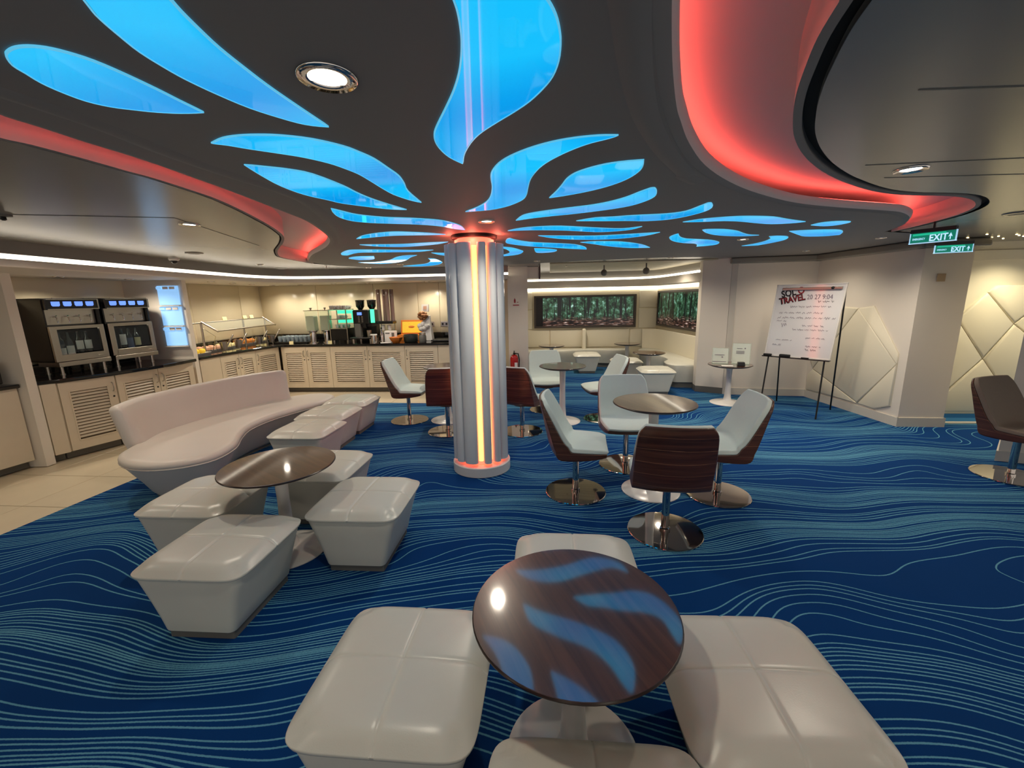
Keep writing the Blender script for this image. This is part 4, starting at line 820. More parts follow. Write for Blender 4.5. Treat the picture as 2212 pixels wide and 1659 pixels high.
e = MB(); pts = [(p[0], p[1], 0.344) for p in inset(S, 0.004)]; e.tube(pts + pts[:1], 0.006, 6); e.build('piping', M['vinyl'], so, smooth=80)
e = MB(); e.prism(inset(S, 0.2), 0.0, 0.035); e.build('plinth', M['plinth'], so, smooth=0)
bk = catmull([(-3.38, 3.60), (-3.44, 3.80), (-3.46, 4.0), (-3.40, 4.33), (-3.30, 4.72), (-3.12, 5.10), (-2.92, 5.33)], False, 5)
sec = [(-0.10, 0.36), (-0.07, 0.46), (-0.02, 0.62), (0.01, 0.72), (0.025, 0.745), (0.05, 0.757), (0.08, 0.757), (0.11, 0.745), (0.125, 0.72), (0.105, 0.62), (0.06, 0.42), (0.03, 0.36), (-0.06, 0.345)]
e = ribbon(bk, sec + sec[:1]); 
nn = len(bk)
vs = e.v; k_ = len(sec) + 1
r0 = [vs[i] for i in range(len(sec))]
rows = [[vs[r * k_ + i] for i in range(len(sec))] for r in range(nn)]
def shrink(r, s_, d): 
    c = Vector((sum(p[0] for p in r) / len(r), sum(p[1] for p in r) / len(r), 0)); return [(c.x + (p[0] - c.x) * s_ + d[0], c.y + (p[1] - c.y) * s_ + d[1], p[2] - (1 - s_) * 0.06 * (p[2] > 0.6)) for p in r]
d0 = (Vector(bk[0]) - Vector(bk[1])).normalized(); d1 = (Vector(bk[-1]) - Vector(bk[-2])).normalized()
rows = [shrink(rows[0], 0.45, d0 * 0.045), shrink(rows[0], 0.85, d0 * 0.03)] + rows + [shrink(rows[-1], 0.85, d1 * 0.03), shrink(rows[-1], 0.45, d1 * 0.045)]
e = MB(); e.rings(rows); e.build('backrest', M['vinyl'], so, smooth=60)

# ------------------------------------------------------------------ alcove benches
bn = thing('alcove_bench', 'long scalloped cream bench along the alcove wall under the big screen', 'bench', (0, 0, 0))
W1 = catmull([(0.33, 9.50), (0.62, 9.44), (1.05, 9.48), (1.45, 9.62), (1.72, 9.66), (2.0, 9.60), (2.4, 9.48), (2.68, 9.50)], False, 4)
W1 = W1 + [(2.70, 9.84), (0.33, 10.05)]
e = MB(); e.rings([[(p[0], p[1], z) for p in inset(W1, d)] for z, d in ((0.10, 0.07), (0.25, 0.04), (0.37, 0.0), (0.405, 0.005), (0.42, 0.03))]); e.build('seat', M['leather'], bn, smooth=50)
e = MB(); e.prism(inset(W1, 0.10), 0, 0.11); e.build('plinth', M['plinth'], bn, smooth=0)
e = MB(); e.box((1.70, 9.87, 0.60), (0.09, 0.18, 0.56), RZ); e.build('divider', M['quilt'], bn, smooth=30, bevel=0.03, seg=3)
bn = thing('corner_bench', 'curved cream corner bench with a padded back at the alcove\'s right wall', 'bench', (0, 0, 0))
W2 = catmull([(3.39, 9.72), (3.05, 9.70), (2.86, 9.50), (2.84, 9.1), (2.92, 8.7), (3.00, 8.3), (2.96, 7.95), (2.80, 7.7), (2.74, 7.45), (2.82, 7.24), (3.02, 7.19)], False, 4) + [(3.40, 7.19)]
e = MB(); e.rings([[(p[0], p[1], z) for p in inset(W2, d)] for z, d in ((0.10, 0.06), (0.25, 0.035), (0.37, 0.0), (0.405, 0.005), (0.42, 0.03))]); e.build('seat', M['leather'], bn, smooth=50)
e = MB(); e.prism(inset(W2, 0.09), 0, 0.11); e.build('plinth', M['plinth'], bn, smooth=0)
bp = catmull([(3.02, 9.76), (3.20, 9.70), (3.32, 9.5), (3.37, 9.0), (3.39, 8.0), (3.40, 7.2)], False, 5)
e = ribbon(bp, [(0.03, 0.41), (0.03, 0.80), (0.02, 0.845), (0.0, 0.855), (-0.02, 0.845), (-0.02, 0.41), (0.03, 0.41)]); e.build('backrest', M['quilt'], bn, smooth=50)

# ------------------------------------------------------------------ forest screens
def screen(label, a, b, z0, z1, cuts, blank, out, seed):
    A = Vector((*a, z0)); B = Vector((*b, z0)); d = B - A; L = d.length; t = thing('wall_screen', label, 'screen', tuple(A), math.atan2(d.y, d.x))
    h = z1 - z0; f_ = 0.045; e = MB()
    for c, dm in (((L / 2, -0.025, f_ / 2), (L, 0.05, f_)), ((L / 2, -0.025, h - f_ / 2), (L, 0.05, f_)), ((f_ / 2, -0.025, h / 2), (f_, 0.05, h - 2 * f_)), ((L - f_ / 2, -0.025, h / 2), (f_, 0.05, h - 2 * f_))): e.box(c, dm)
    e.build('frame', M['screenframe'], t, smooth=0, bevel=0.004)
    if blank: e = MB(); e.box(((f_ + blank) / 2, -0.012, h / 2), (blank - f_, 0.02, h - 2 * f_)); e.build('blank_panel', M['black'], t, smooth=0)
    fm = forest_mat(seed); xs = [blank or f_] + cuts + [L - f_]
    for x0, x1 in zip(xs, xs[1:]):
        e = MB(); e.box(((x0 + x1) / 2, -0.014, h / 2), (x1 - x0 - 0.008, 0.02, h - 2 * f_ - 0.006)); e.build('display_panel', fm, t, smooth=0)
    e = MB(); e.box((L / 2, -0.002, h / 2), (L - 0.02, 0.008, h - 0.02)); e.build('backing', M['black'], t, smooth=0)
screen('wide framed wall screen showing a forest, on the alcove\'s back wall', (0.555, 10.07), (2.885, 9.868), 0.895, 1.64, [0.66, 1.17, 1.68], 0.20, None, 0.0)
screen('framed wall screen showing a forest, on the alcove\'s right side wall', (3.372, 9.75), (3.43, 7.35), 0.93, 1.70, [0.62, 1.17, 1.72], 0, None, 5.3)

# ------------------------------------------------------------------ louvred counter cabinets
def cabinet(label, A, B, doors, depth=0.5, handles=None, back=None):
    """Front runs A -> B in plan with the cabinet's body behind it; DOORS: how many louvred doors (0 = plain panel)."""
    a, b = Vector((*A, 0)), Vector((*B, 0)); d = b - a; L = d.length; t = thing('counter_cabinet', label, 'cabinet', tuple(a), math.atan2(d.y, d.x), 'louvred counter cabinets' if doors else None)
    bd = Vector((*(back or ((-0.9956, 0.094) if a.x < -4.14 else (0.094, 0.9956))), 0)); bl = Matrix.Rotation(-math.atan2(d.y, d.x), 3, 'Z') @ bd; bl = bl / bl.y
    def quad(y0): return [(bl.x * y0 + 0.0015, y0), (L - 0.0015 + bl.x * y0, y0), (L - 0.0015 + bl.x * depth, depth), (bl.x * depth + 0.0015, depth)]
    e = MB(); e.prism(quad(0.0225), 0.08, 0.83); e.build('body', M['cabinet'], t, smooth=0)
    e = MB(); e.prism(quad(0.08), 0.0, 0.0795); e.build('plinth', M['plinth'], t, smooth=0)
    if not doors:
        e = MB(); e.box((L / 2, 0.01, 0.455), (L - 0.006, 0.022, 0.75)); e.build('front_panel', M['cabinet'], t, smooth=0, bevel=0.003); return t
    w = L / doors; slat0 = None; ha = handles or (['R'] if doors == 1 else ['R', 'L'])
    for k in range(doors):
        dw = w - 0.006; z0, z1 = 0.085, 0.825; H = z1 - z0; s_ = min(0.075, dw * 0.2); e = MB()
        for c, dm in (((s_ / 2, 0, H / 2), (s_, 0.022, H)), ((dw - s_ / 2, 0, H / 2), (s_, 0.022, H)), ((dw / 2, 0, 0.05), (dw - 2 * s_, 0.022, 0.10)), ((dw / 2, 0, H - 0.05), (dw - 2 * s_, 0.022, 0.10))): e.box(c, dm)
        for c, dm in (((s_, -0.012, H / 2), (0.012, 0.006, H - 0.19)), ((dw - s_, -0.012, H / 2), (0.012, 0.006, H - 0.19)), ((dw / 2, -0.012, 0.10), (dw - 2 * s_, 0.006, 0.012)), ((dw / 2, -0.012, H - 0.10), (dw - 2 * s_, 0.006, 0.012))): e.box(c, dm)
        dr = e.build('door', M['cabinet'], t, smooth=0); dr.location = (k * w + 0.003, 0.011, z0)
        e = MB(); e.box((dw / 2, 0.0095, H / 2), (dw - 2 * s_ + 0.004, 0.003, H - 0.196)); e.build('louvre_back', M['louvreshade'], dr, smooth=0)  # dark board puts the shade between the slats into its colour
        n = 15; pitch = (H - 0.225) / n; sw = dw - 2 * s_ - 0.012
        if slat0 is None:
            e = MB(); e.add([(-sw / 2, -0.010, -pitch * .30), (sw / 2, -0.010, -pitch * .30), (sw / 2, 0.006, pitch * .30), (-sw / 2, 0.006, pitch * .30), (-sw / 2, -0.006, -pitch * .42), (sw / 2, -0.006, -pitch * .42), (sw / 2, 0.010, pitch * .18), (-sw / 2, 0.010, pitch * .18)],
                            [(0, 1, 2, 3), (7, 6, 5, 4), (0, 4, 5, 1), (3, 2, 6, 7), (0, 3, 7, 4), (1, 5, 6, 2)])
            slat0 = e.build('slat', M['cabinet'], dr, smooth=0); first_ = True
        for q in range(n):
            zz = 0.118 + pitch * (q + 0.55)
            if first_: slat0.location = (dw / 2, -0.002, zz); first_ = False
            else: share(slat0, 'slat', dr, (dw / 2, -0.002, zz))
        hx = dw - s_ * 0.45 if ha[k] == 'R' else s_ * 0.45
        e = MB(); e.tube([(hx, -0.010, H - 0.17), (hx, -0.034, H - 0.165), (hx, -0.040, H - 0.12), (hx, -0.034, H - 0.075), (hx, -0.010, H - 0.07)], 0.0055, 8); e.build('handle', M['steel'], dr, smooth=60)
        e = MB(); e.xf = Matrix.Translation((hx, -0.010, H - 0.23)) @ Matrix.Rotation(PI / 2, 4, 'X'); e.lathe([(0.010, 0), (0.010, 0.004), (0.004, 0.005)], n=12); e.build('lock', M['black'], dr, smooth=40)
    return t
cabinet('plain curved-run cabinet panel at the left end of the drinks counter', (-4.797, 4.215), (-4.739, 4.327), 0, depth=0.36)
cabinet('single louvred cabinet door nearest the left pillar', (-4.735, 4.335), (-4.549, 4.781), 1, depth=0.40)
cabinet('pair of louvred cabinet doors under the right drinks cabinet', (-4.545, 4.79), (-4.385, 5.78), 2)
cabinet('plain cabinet panel just beyond the blue lit shelf', (-4.43, 5.97), (-4.40, 6.36), 0)
cabinet('pair of louvred cabinet doors under the buffet\'s glass guard', (-4.40, 6.36), (-4.30, 7.08), 2)
cabinet('single louvred cabinet door next to the counter\'s inner corner', (-4.30, 7.08), (-4.16, 7.56), 1, handles=['L'])
cabinet('pair of narrow louvred cabinet doors right of the counter\'s inner corner', (-4.13, 7.575), (-3.22, 7.50), 2)
cabinet('pair of wide louvred cabinet doors under the coffee machine', (-3.22, 7.50), (-1.87, 7.385), 2)
cabinet('single louvred cabinet door nearest the pillar on the back counter', (-1.87, 7.385), (-1.28, 7.335), 1, handles=['L'])
cabinet('plain end cabinet panel of the back counter, half behind the pillar', (-1.28, 7.335), (-0.62, 7.28), 0)
cabinet('plain pale cabinet front at the far left edge, before the left pillar', (-4.985, 3.60), (-4.885, 4.105), 0, depth=0.34, back=(-1, -0.02))

# black worktops
def worktop(label, front, back):
    e = MB(); e.prism(front + back, COUNTER - 0.04, COUNTER); o = e.build('worktop', M['worktop'], smooth=0, bevel=0.01, seg=3); return tag(o, label, 'worktop')
worktop('black stone worktop under the two drinks cabinets', catmull([(-4.805, 4.215), (-4.66, 4.44), (-4.47, 4.93), (-4.36, 5.45), (-4.36, 5.83)], False, 3), [(-5.17, 5.83), (-5.32, 4.215)])
worktop('black stone worktop running round the corner under buffet and coffee machine', catmull([(-4.41, 5.96), (-4.36, 6.5), (-4.25, 7.1), (-4.12, 7.48), (-3.95, 7.54), (-3.2, 7.475), (-1.85, 7.36), (-0.58, 7.25)], False, 3), [(-0.55, 8.12), (-1.1, 8.17), (-4.90, 8.54), (-5.16, 5.96)])
worktop('black worktop of the counter at the far left edge', [(-4.955, 3.58), (-4.852, 4.11)], [(-5.325, 4.11), (-5.37, 3.58)])
e = MB()
for a, b, n in (((-0.60, 8.14), (-1.1, 8.185), (-.09, -1)), ((-1.1, 8.185), (-4.93, 8.56), (-.1, -1)), ((-4.935, 8.54), (-5.18, 5.97), (1, -.1)), ((-5.20, 5.8), (-5.34, 4.25), (1, -.1))):
    n = Vector(n).normalized() * 0.02; e.prism([a, b, (b[0] + n.x, b[1] + n.y), (a[0] + n.x, a[1] + n.y)], COUNTER, 0.985)
struct(e.build('trim_splashback', M['worktop'], smooth=0))

# fins and the left pillar
wall('wall_fin', [(-5.25, 5.84), (-4.425, 5.875), (-4.425, 5.95), (-5.25, 5.93)], 0.0, SOFFIT + 0.01, M['wall'])
wall('wall_left_pillar', [(-5.42, 4.12), (-4.80, 4.12), (-4.795, 4.205), (-5.42, 4.205)], 0.0, SOFFIT + 0.01, M['wall'])
t = thing('lit_shelf', 'tall blue backlit glass shelf with three bays left of the buffet', 'shelf', (-4.745, 5.852, 1.05), math.atan2(0.035, 0.825))
bay = MB(); bay.box((0.14, -0.008, 0.133), (0.27, 0.012, 0.25)); bay0 = bay.build('lit_bay', M['bluepan'], t, smooth=0)
for k in (1, 2): share(bay0, 'lit_bay', t, (0, 0, 0.274 * k))
e = MB()
for k in range(4): e.box((0.14, -0.025, 0.274 * k - 0.004), (0.285, 0.05, 0.012))
e.build('shelf_rail', M['wall'], t, smooth=0)
for k in range(3):
    for q in range(3):
        e = MB(); e.box((0.035 + 0.085 * q, -0.022, 0.232 + 0.274 * k), (0.068, 0.014, 0.034)); e.build('label_holder', M['paper'] if q else M['bluepan'], t, smooth=0, bevel=0.003)

# ------------------------------------------------------------------ drinks cabinets
def dispenser(label, A, B, z0):
    a, b = Vector((*A, COUNTER)), Vector((*B, COUNTER)); d = b - a; L = d.length; t = thing('drinks_cabinet', label, 'drinks dispenser', tuple(a), math.atan2(d.y, d.x), 'glass-fronted drinks cabinets')
    D = 0.36; S0, S1, S2 = 0.145, 0.53, 0.83            # door bottom, door top, housing top above the worktop
    e = MB(); e.box((L / 2, D / 2 + 0.02, S2 - 0.006), (L, D, 0.012)); e.box((0.008, D / 2 + 0.02, (S0 + S2) / 2), (0.016, D, S2 - S0)); e.box((L - 0.008, D / 2 + 0.02, (S0 + S2) / 2), (0.016, D, S2 - S0))
    e.box((L / 2, D + 0.01, (S0 + S2) / 2), (L, 0.014, S2 - S0)); e.box((L / 2, D / 2 + 0.02, S0 + 0.006), (L, D, 0.012)); e.box((L / 2, D / 2 + 0.04, S1 + 0.01), (L - 0.03, D - 0.04, 0.012)); e.build('housing', M['darkbrown'], t, smooth=0)
    e = MB(); e.box((L / 2, 0.03, 0.765), (L - 0.02, 0.10, 0.115)); dp = e.build('display_panel', M['black'], t, smooth=0, bevel=0.006)
    e = MB(); e.box((L / 2, -0.022, 0.712), (L - 0.05, 0.008, 0.010)); e.box((L / 2, -0.022, 0.818), (L - 0.05, 0.008, 0.006)); e.box((L - 0.03, -0.022, 0.765), (0.010, 0.008, 0.10)); e.build('bezel', M['steel'], dp, smooth=0)
    for k in range(4):
        x = L * (0.19 + 0.2 * k); e = MB()
        e.xf = Matrix.Translation((x, -0.021, 0.768)) @ Matrix.Rotation(PI / 2, 4, 'X')
        e.prism([(-0.038, 0.026), (-0.038, -0.012), (-0.028, -0.024), (0.028, -0.024), (0.038, -0.012), (0.038, 0.026)], 0, 0.004); e.build('readout', M['bluescr'], dp, smooth=0)
    e = MB(); e.box((L / 2, 0.075, 0.625), (L - 0.05, 0.02, 0.17)); tp = e.build('tap_panel', M['steel'], t, smooth=0)
    for k in range(4):
        x = L * (0.2 + 0.2 * k); e = MB(); e.tube([(x, 0.066, 0.63), (x, 0.03, 0.632), (x, 0.012, 0.62), (x, 0.010, 0.565)], 0.006, 8); e.box((x, 0.04, 0.642), (0.014, 0.05, 0.01)); e.build('tap', M['chrome'], tp, smooth=50)
    f_ = 0.062; hd = S1 - S0; e = MB()
    for c, dm in (((f_ / 2 + 0.004, 0, (S0 + S1) / 2), (f_, 0.03, hd)), ((L - f_ / 2 - 0.004, 0, (S0 + S1) / 2), (f_ * 0.8, 0.03, hd)), ((L / 2, 0, S1 - 0.018), (L - 2 * f_ + 0.02, 0.03, 0.036)), ((L / 2, 0, S0 + 0.036), (L - 2 * f_ + 0.02, 0.03, 0.072))): e.box(c, dm)
    e.box((L - 0.10, -0.017, S0 + 0.03), (0.06, 0.004, 0.012))
    dr = e.build('door', M['steel'], t, smooth=0, bevel=0.003); e = MB(); e.box((L / 2, 0.004, (S0 + S1) / 2 + 0.02), (L - 2 * f_ + 0.02, 0.005, hd - 0.13)); e.build('pane', M['smoke'], dr, smooth=0)
    e = MB(); e.box((L / 2, 0.12, S0 - 0.03), (L - 0.02, 0.30, 0.05)); e.build('drip_tray', M['steel'], t, smooth=0, bevel=0.004)
    e = MB(); e.box((L / 2, 0.035, S1 - 0.03), (L - 0.14, 0.02, 0.012)); e.build('inner_lamp', M['lamp'], t, smooth=0)
    for x, y in ((0.06, 0.03), (L - 0.06, 0.03), (0.06, 0.24), (L - 0.06, 0.24)):
        e = MB(); e.lathe([(0.022, 0), (0.022, 0.01), (0.016, 0.012), (0.016, S0 - 0.05)], (x, y, 0), 12); e.build('leg', M['steel'], t, smooth=40)
    e = MB(); e.box((L / 2, 0.04, S2 + 0.002), (L * 0.55, 0.02, 0.006)); e.build('top_vent', M['steel'], t, smooth=0)
    return t, L
D1, L1 = dispenser('left glass-fronted drinks cabinet with four blue readouts, by the left pillar', (-4.955, 4.575), (-4.852, 5.10), 0)
D2, L2 = dispenser('right glass-fronted drinks cabinet with four blue readouts, by the blue lit shelf', (-4.846, 5.13), (-4.742, 5.66), 0)
def bottle(D, x, y, label, lab, lz, lh, h=0.30, r=0.038):
    c = D.matrix_basis @ Vector((x, y, 0.158)); t = thing('wine_bottle', label, 'bottle', tuple(c), D.rotation_euler.z, 'bottles in the drinks cabinets')
    e = MB(); e.lathe([(r * .9, 0), (r, 0.006), (r, h * .62), (r * .8, h * .72), (r * .38, h * .8), (r * .34, h), (r * .4, h)], n=20); e.build('glass', M['bottle'], t, smooth=60)
    e = MB(); n = 11; vs = []
    for k in range(n): a = math.radians(-160 + 140 * k / (n - 1)); vs += [(1.015 * r * math.cos(a), 1.015 * r * math.sin(a), lz), (1.015 * r * math.cos(a), 1.015 * r * math.sin(a), lz + lh)]
    e.add(vs, [(2 * k, 2 * k + 2, 2 * k + 3, 2 * k + 1) for k in range(n - 1)]); e.build('label', lab, t, smooth=60)
for i, (x, lab, lz, lh, l) in enumerate(((0.125, 'label', 0.03, 0.10, 'first dark bottle with a low white label in the left drinks cabinet'), (0.205, 'label', 0.05, 0.10, 'second dark bottle with a wide white label in the left drinks cabinet'), (0.30, 'label', 0.10, 0.10, 'third dark bottle with a tall pale label in the left drinks cabinet'), (0.385, 'label', 0.10, 0.10, 'fourth dark bottle with a big pale label in the left drinks cabinet'))):
    bottle(D1, x, 0.075, l, M[lab], lz, lh)
for i, (x, lab, lz, lh, l) in enumerate(((0.20, 'label', 0.10, 0.13, 'dark bottle with a narrow white label in the right drinks cabinet'), (0.28, 'label3', 0.05, 0.13, 'dark bottle with a blue label in the right drinks cabinet'), (0.37, 'label2', 0.08, 0.10, 'dark bottle with a yellowish label in the right drinks cabinet'))):
    bottle(D2, x, 0.075, l, M[lab], lz, lh)
# ------------------------------------------------------------------ buffet under its glass guard
g = thing('sneeze_guard', 'steel and glass food guard over the buffet counter', 'food guard', (0, 0, 0))
Z = COUNTER
posts = [(-4.67, 6.45), (-4.72, 7.55), (-4.70, 8.18)]
for (x, y) in posts:
    e = MB(); e.lathe([(0.026, 0), (0.026, 0.006), (0.015, 0.008), (0.015, 0.46)], (x, y, Z), 14); e.build('post', M['steel'], g, smooth=40)
e = MB(); e.tube([(-4.70, 5.95, 1.325), (-4.665, 6.45, 1.33), (-4.715, 7.55, 1.335), (-4.735, 8.18, 1.335)], 0.011, 8); e.build('rail', M['steel'], g, smooth=60)
e = MB(); e.tube([(-4.46, 6.50, 1.20), (-4.50, 7.55, 1.205), (-4.52, 8.22, 1.205)], 0.011, 8); e.build('rail', M['steel'], g, smooth=60)
for (x0, y0), (x1, y1) in (((-4.665, 6.45), (-4.46, 6.50)), ((-4.735, 8.18), (-4.52, 8.22))):
    e = MB(); e.tube([(x0, y0, 1.345), (x1, y1, 1.19)], 0.013, 8); e.build('bracket', M['steel'], g, smooth=60)
e = MB(); e.add([(-4.66, 6.5, 1.335), (-4.46, 6.52, 1.205), (-4.52, 8.2, 1.205), (-4.735, 8.15, 1.335)], [(0, 1, 2, 3)]); e.build('pane', M['glass'], g, smooth=0)
e = MB(); e.tube([(-4.665, 6.45, 1.26), (-4.53, 6.52, 1.12), (-4.62, 6.55, 0.90)], 0.004, 6); e.build('stay', M['steel'], g, smooth=60)
def card(label, x, y, z, rz, m='cream', w=0.07, h=0.055, grp='small cream cards on the buffet'):
    e = MB(); e.add([(-w / 2, -0.015, 0), (w / 2, -0.015, 0), (w / 2, 0, h), (-w / 2, 0, h), (w / 2, 0.015, 0), (-w / 2, 0.015, 0)], [(0, 1, 2, 3), (3, 2, 4, 5)])
    o = e.build('place_card', M[m], smooth=0, loc=(x, y, z)); o.rotation_euler = (0, 0, rz); return tag(o, label, 'card', grp)
card('left cream card clipped on the food guard rail', -4.705, 7.05, 1.342, 1.2); card('middle cream card on the food guard rail, by the centre post', -4.71, 7.60, 1.344, 1.2); card('right cream card on the food guard rail', -4.725, 7.82, 1.344, 1.2)
card('cream card standing on the worktop beside the tumblers', -3.95, 7.62, Z, 0.1); card('cream card standing on the worktop before the cup rack', -3.23, 7.56, Z, 0.05)
# ice pots with tongs
def pot(label, x, y, tilt):
    t = thing('tong_pot', label, 'pot', (x, y, Z), tilt, 'steel tong pots on the buffet')
    e = MB(); e.lathe([(0.040, 0.02), (0.043, 0.022), (0.055, 0.15), (0.058, 0.152), (0.052, 0.15), (0.041, 0.03)], n=20); e.build('cup', M['steel'], t, smooth=40)
    e = MB(); e.tube([(-0.055, 0, 0.14), (-0.10, 0, 0.16), (-0.105, 0, 0.08), (-0.09, 0, 0.0)], 0.004, 6); e.tube([(0, -0.05, 0.02), (0.0, -0.06, 0.0)], 0.004, 6); e.build('bracket', M['steel'], t, smooth=60)
    e = MB(); e.xf = Matrix.Translation((0.02, 0, 0.04)) @ Matrix.Rotation(0.55, 4, 'Y'); e.box((0, 0, 0.125), (0.020, 0.026, 0.25)); e.build('tongs', M['steel'], t, smooth=30, bevel=0.006)
pot('steel tong pot nearest the blue lit shelf', -4.52, 6.66, 0.9); pot('second steel tong pot on the buffet', -4.52, 7.02, 0.9); pot('third steel tong pot on the buffet', -4.50, 7.58, 0.8); pot('fourth steel tong pot, by the counter\'s inner corner', -4.44, 7.88, 0.7)
def tray(label, x, y, w, d, rz, m='white'):
    t = thing('food_tray', label, 'tray', (x, y, Z), rz, 'food trays on the buffet')
    e = MB(); e.rings([rrect(w / 2 - 0.02, d / 2 - 0.02, 0.02, 0.0), rrect(w / 2, d / 2, 0.03, 0.03), rrect(w / 2 - 0.008, d / 2 - 0.008, 0.03, 0.03), rrect(w / 2 - 0.025, d / 2 - 0.025, 0.02, 0.008)]); e.build('dish', M[m], t, smooth=40)
    return t
def heap(name, label, cat, x, y, n, sp, r, m, sz=0.4, z=0.012, group=None, rz=1.5):
    rnd = random.Random(hash(label) % 999)
    for k in range(n):
        e = MB(); e.ball((0, 0, 0), r, 12, 6, 1.0, 0.9, sz); co, si = math.cos(rz), math.sin(rz)
        u, v = (k // 2 - (n // 2 - 1) / 2) * 2.06 * r, (k % 2 - 0.5) * 2.0 * r
        o = e.build(name, M[m], smooth=80, loc=(x + u * co - v * si, y + u * si + v * co, Z + z + r * sz)); o.rotation_euler = (0, 0, rz + rnd.uniform(-.1, .1)); tag(o, label, cat, group)
tray('white tray of yellow fruit nearest the blue lit shelf', -4.72, 6.22, 0.36, 0.4, 0.0); tray('white tray of sliced ham behind the first tong pot', -4.85, 6.78, 0.28, 0.42, 0.05)
tray('white tray of cheese behind the second tong pot', -4.86, 7.25, 0.26, 0.42, 0.05); tray('white tray of golden pastry behind the third tong pot', -4.885, 7.76, 0.26, 0.40, 0.05); tray('white tray of pale rolls at the buffet\'s corner', -4.87, 8.26, 0.20, 0.30, 0.1)
heap('fruit_slice', 'yellow fruit slice on the tray nearest the blue lit shelf', 'fruit', -4.70, 6.22, 6, 0.3, 0.055, 'yellow', 0.7, group='yellow fruit slices')
heap('ham_slice', 'pink ham slice on the tray behind the first tong pot', 'ham', -4.85, 6.78, 6, 0.3, 0.06, 'ham', 0.6, group='ham slices')
heap('cheese_slice', 'pale cheese slice on the tray behind the second tong pot', 'cheese', -4.86, 7.25, 6, 0.34, 0.06, 'cheese', 0.6, group='cheese slices')
heap('pastry', 'golden pastry on the tray behind the third tong pot', 'pastry', -4.885, 7.76, 6, 0.4, 0.06, 'pastry', 0.8, group='golden pastries')
heap('bread_roll', 'pale bread roll on the tray at the buffet corner', 'bread', -4.87, 8.26, 4, 0.3, 0.045, 'cheese', 0.8, group='pale bread rolls')
# tumblers on a black tray
e = MB(); e.box((-4.02, 7.98, Z + 0.012), (0.62, 0.40, 0.024), RZ); tag(e.build('serving_tray', M['black'], smooth=0, bevel=0.005), 'black tray carrying rows of tumblers in the corner', 'tray')
tb = None
for i in range(7):
    for j in range(3):
        p = Vector((-4.02, 7.98, Z + 0.025)) + U * (-0.25 + 0.083 * i) + V * (-0.13 + 0.12 * j)
        if tb is None:
            e = MB(); e.lathe([(0.028, 0), (0.036, 0.095), (0.034, 0.098), (0.030, 0.095)], n=16); tb = e.build('tumbler', M['cupglass'], smooth=50)
            tag(tb, 'grey blue tumbler standing upside down on the black tray', 'glass', 'tumblers on the black tray'); tb.location = p
        else:
            c = tb.copy(); COL.objects.link(c); c.location = p
# water tanks
def tank(label, x, y):
    t = thing('drink_dispenser', label, 'drink dispenser', (x, y, Z), RZ, 'water tanks')
    e = MB(); e.lathe([(0.085, 0), (0.085, 0.012), (0.06, 0.016)], n=24); e.lathe([(0.062, 0.014), (0.062, 0.20), (0.09, 0.215), (0.09, 0.225)], n=24); e.build('stand', M['chrome'], t, smooth=40)
    e = MB(); e.box((0, 0, 0.40), (0.17, 0.15, 0.36)); e.build('tank', M['glass'], t, smooth=0, bevel=0.01)
    e = MB(); e.box((0, 0, 0.355), (0.155, 0.135, 0.27)); e.build('drink', M['drink'], t, smooth=0, bevel=0.01)
    e = MB(); e.box((0, 0, 0.586), (0.19, 0.17, 0.012)); e.lathe([(0.012, 0.59), (0.012, 0.61), (0.02, 0.62), (0.02, 0.635)], n=14); e.build('lid', M['steel'], t, smooth=40)
    e = MB(); e.tube([(0, -0.07, 0.20), (0, -0.11, 0.20), (0, -0.115, 0.16)], 0.010, 8); e.build('tap', M['chrome'], t, smooth=50)
    return t
tank('square clear water tank on a chrome stand, left of the cup rack', -3.62, 7.79); tank('square clear water tank on a chrome stand, next to the cup rack', -3.385, 7.84)
# cup rack beside the coffee machine
R_ = thing('cup_rack', 'black metal cup warmer rack with green lit shelves left of the coffee machine', 'cup rack', (-3.10, 7.86, Z), RZ)
e = MB()
for x in (-0.16, 0.16):
    for y in (-0.15, 0.15): e = MB(); e.box((x, y, 0.30), (0.016, 0.016, 0.60)); e.build('post', M['steel'], R_, smooth=0)
e = MB(); e.box((0, 0, 0.145), (0.30, 0.30, 0.20)); e.build('cooler_box', M['black'], R_, smooth=0, bevel=0.004)
for z in (0.255, 0.42, 0.595): e = MB(); e.box((0, 0, z), (0.33, 0.32, 0.012)); e.build('shelf', M['steel'], R_, smooth=0)
for z, in ((0.375,), (0.545,)): e = MB(); e.box((0, 0.145, z), (0.29, 0.006, 0.06)); e.box((0, -0.0, z + 0.04), (0.29, 0.25, 0.004)); e.build('green_light', M['green'], R_, smooth=0)
e = MB()
for x in (-0.13, 0.13): e.lathe([(0.02, 0), (0.02, 0.045)], (x, -0.1, 0), 12)
e.build('leg', M['steel'], R_, smooth=40)
cp = None
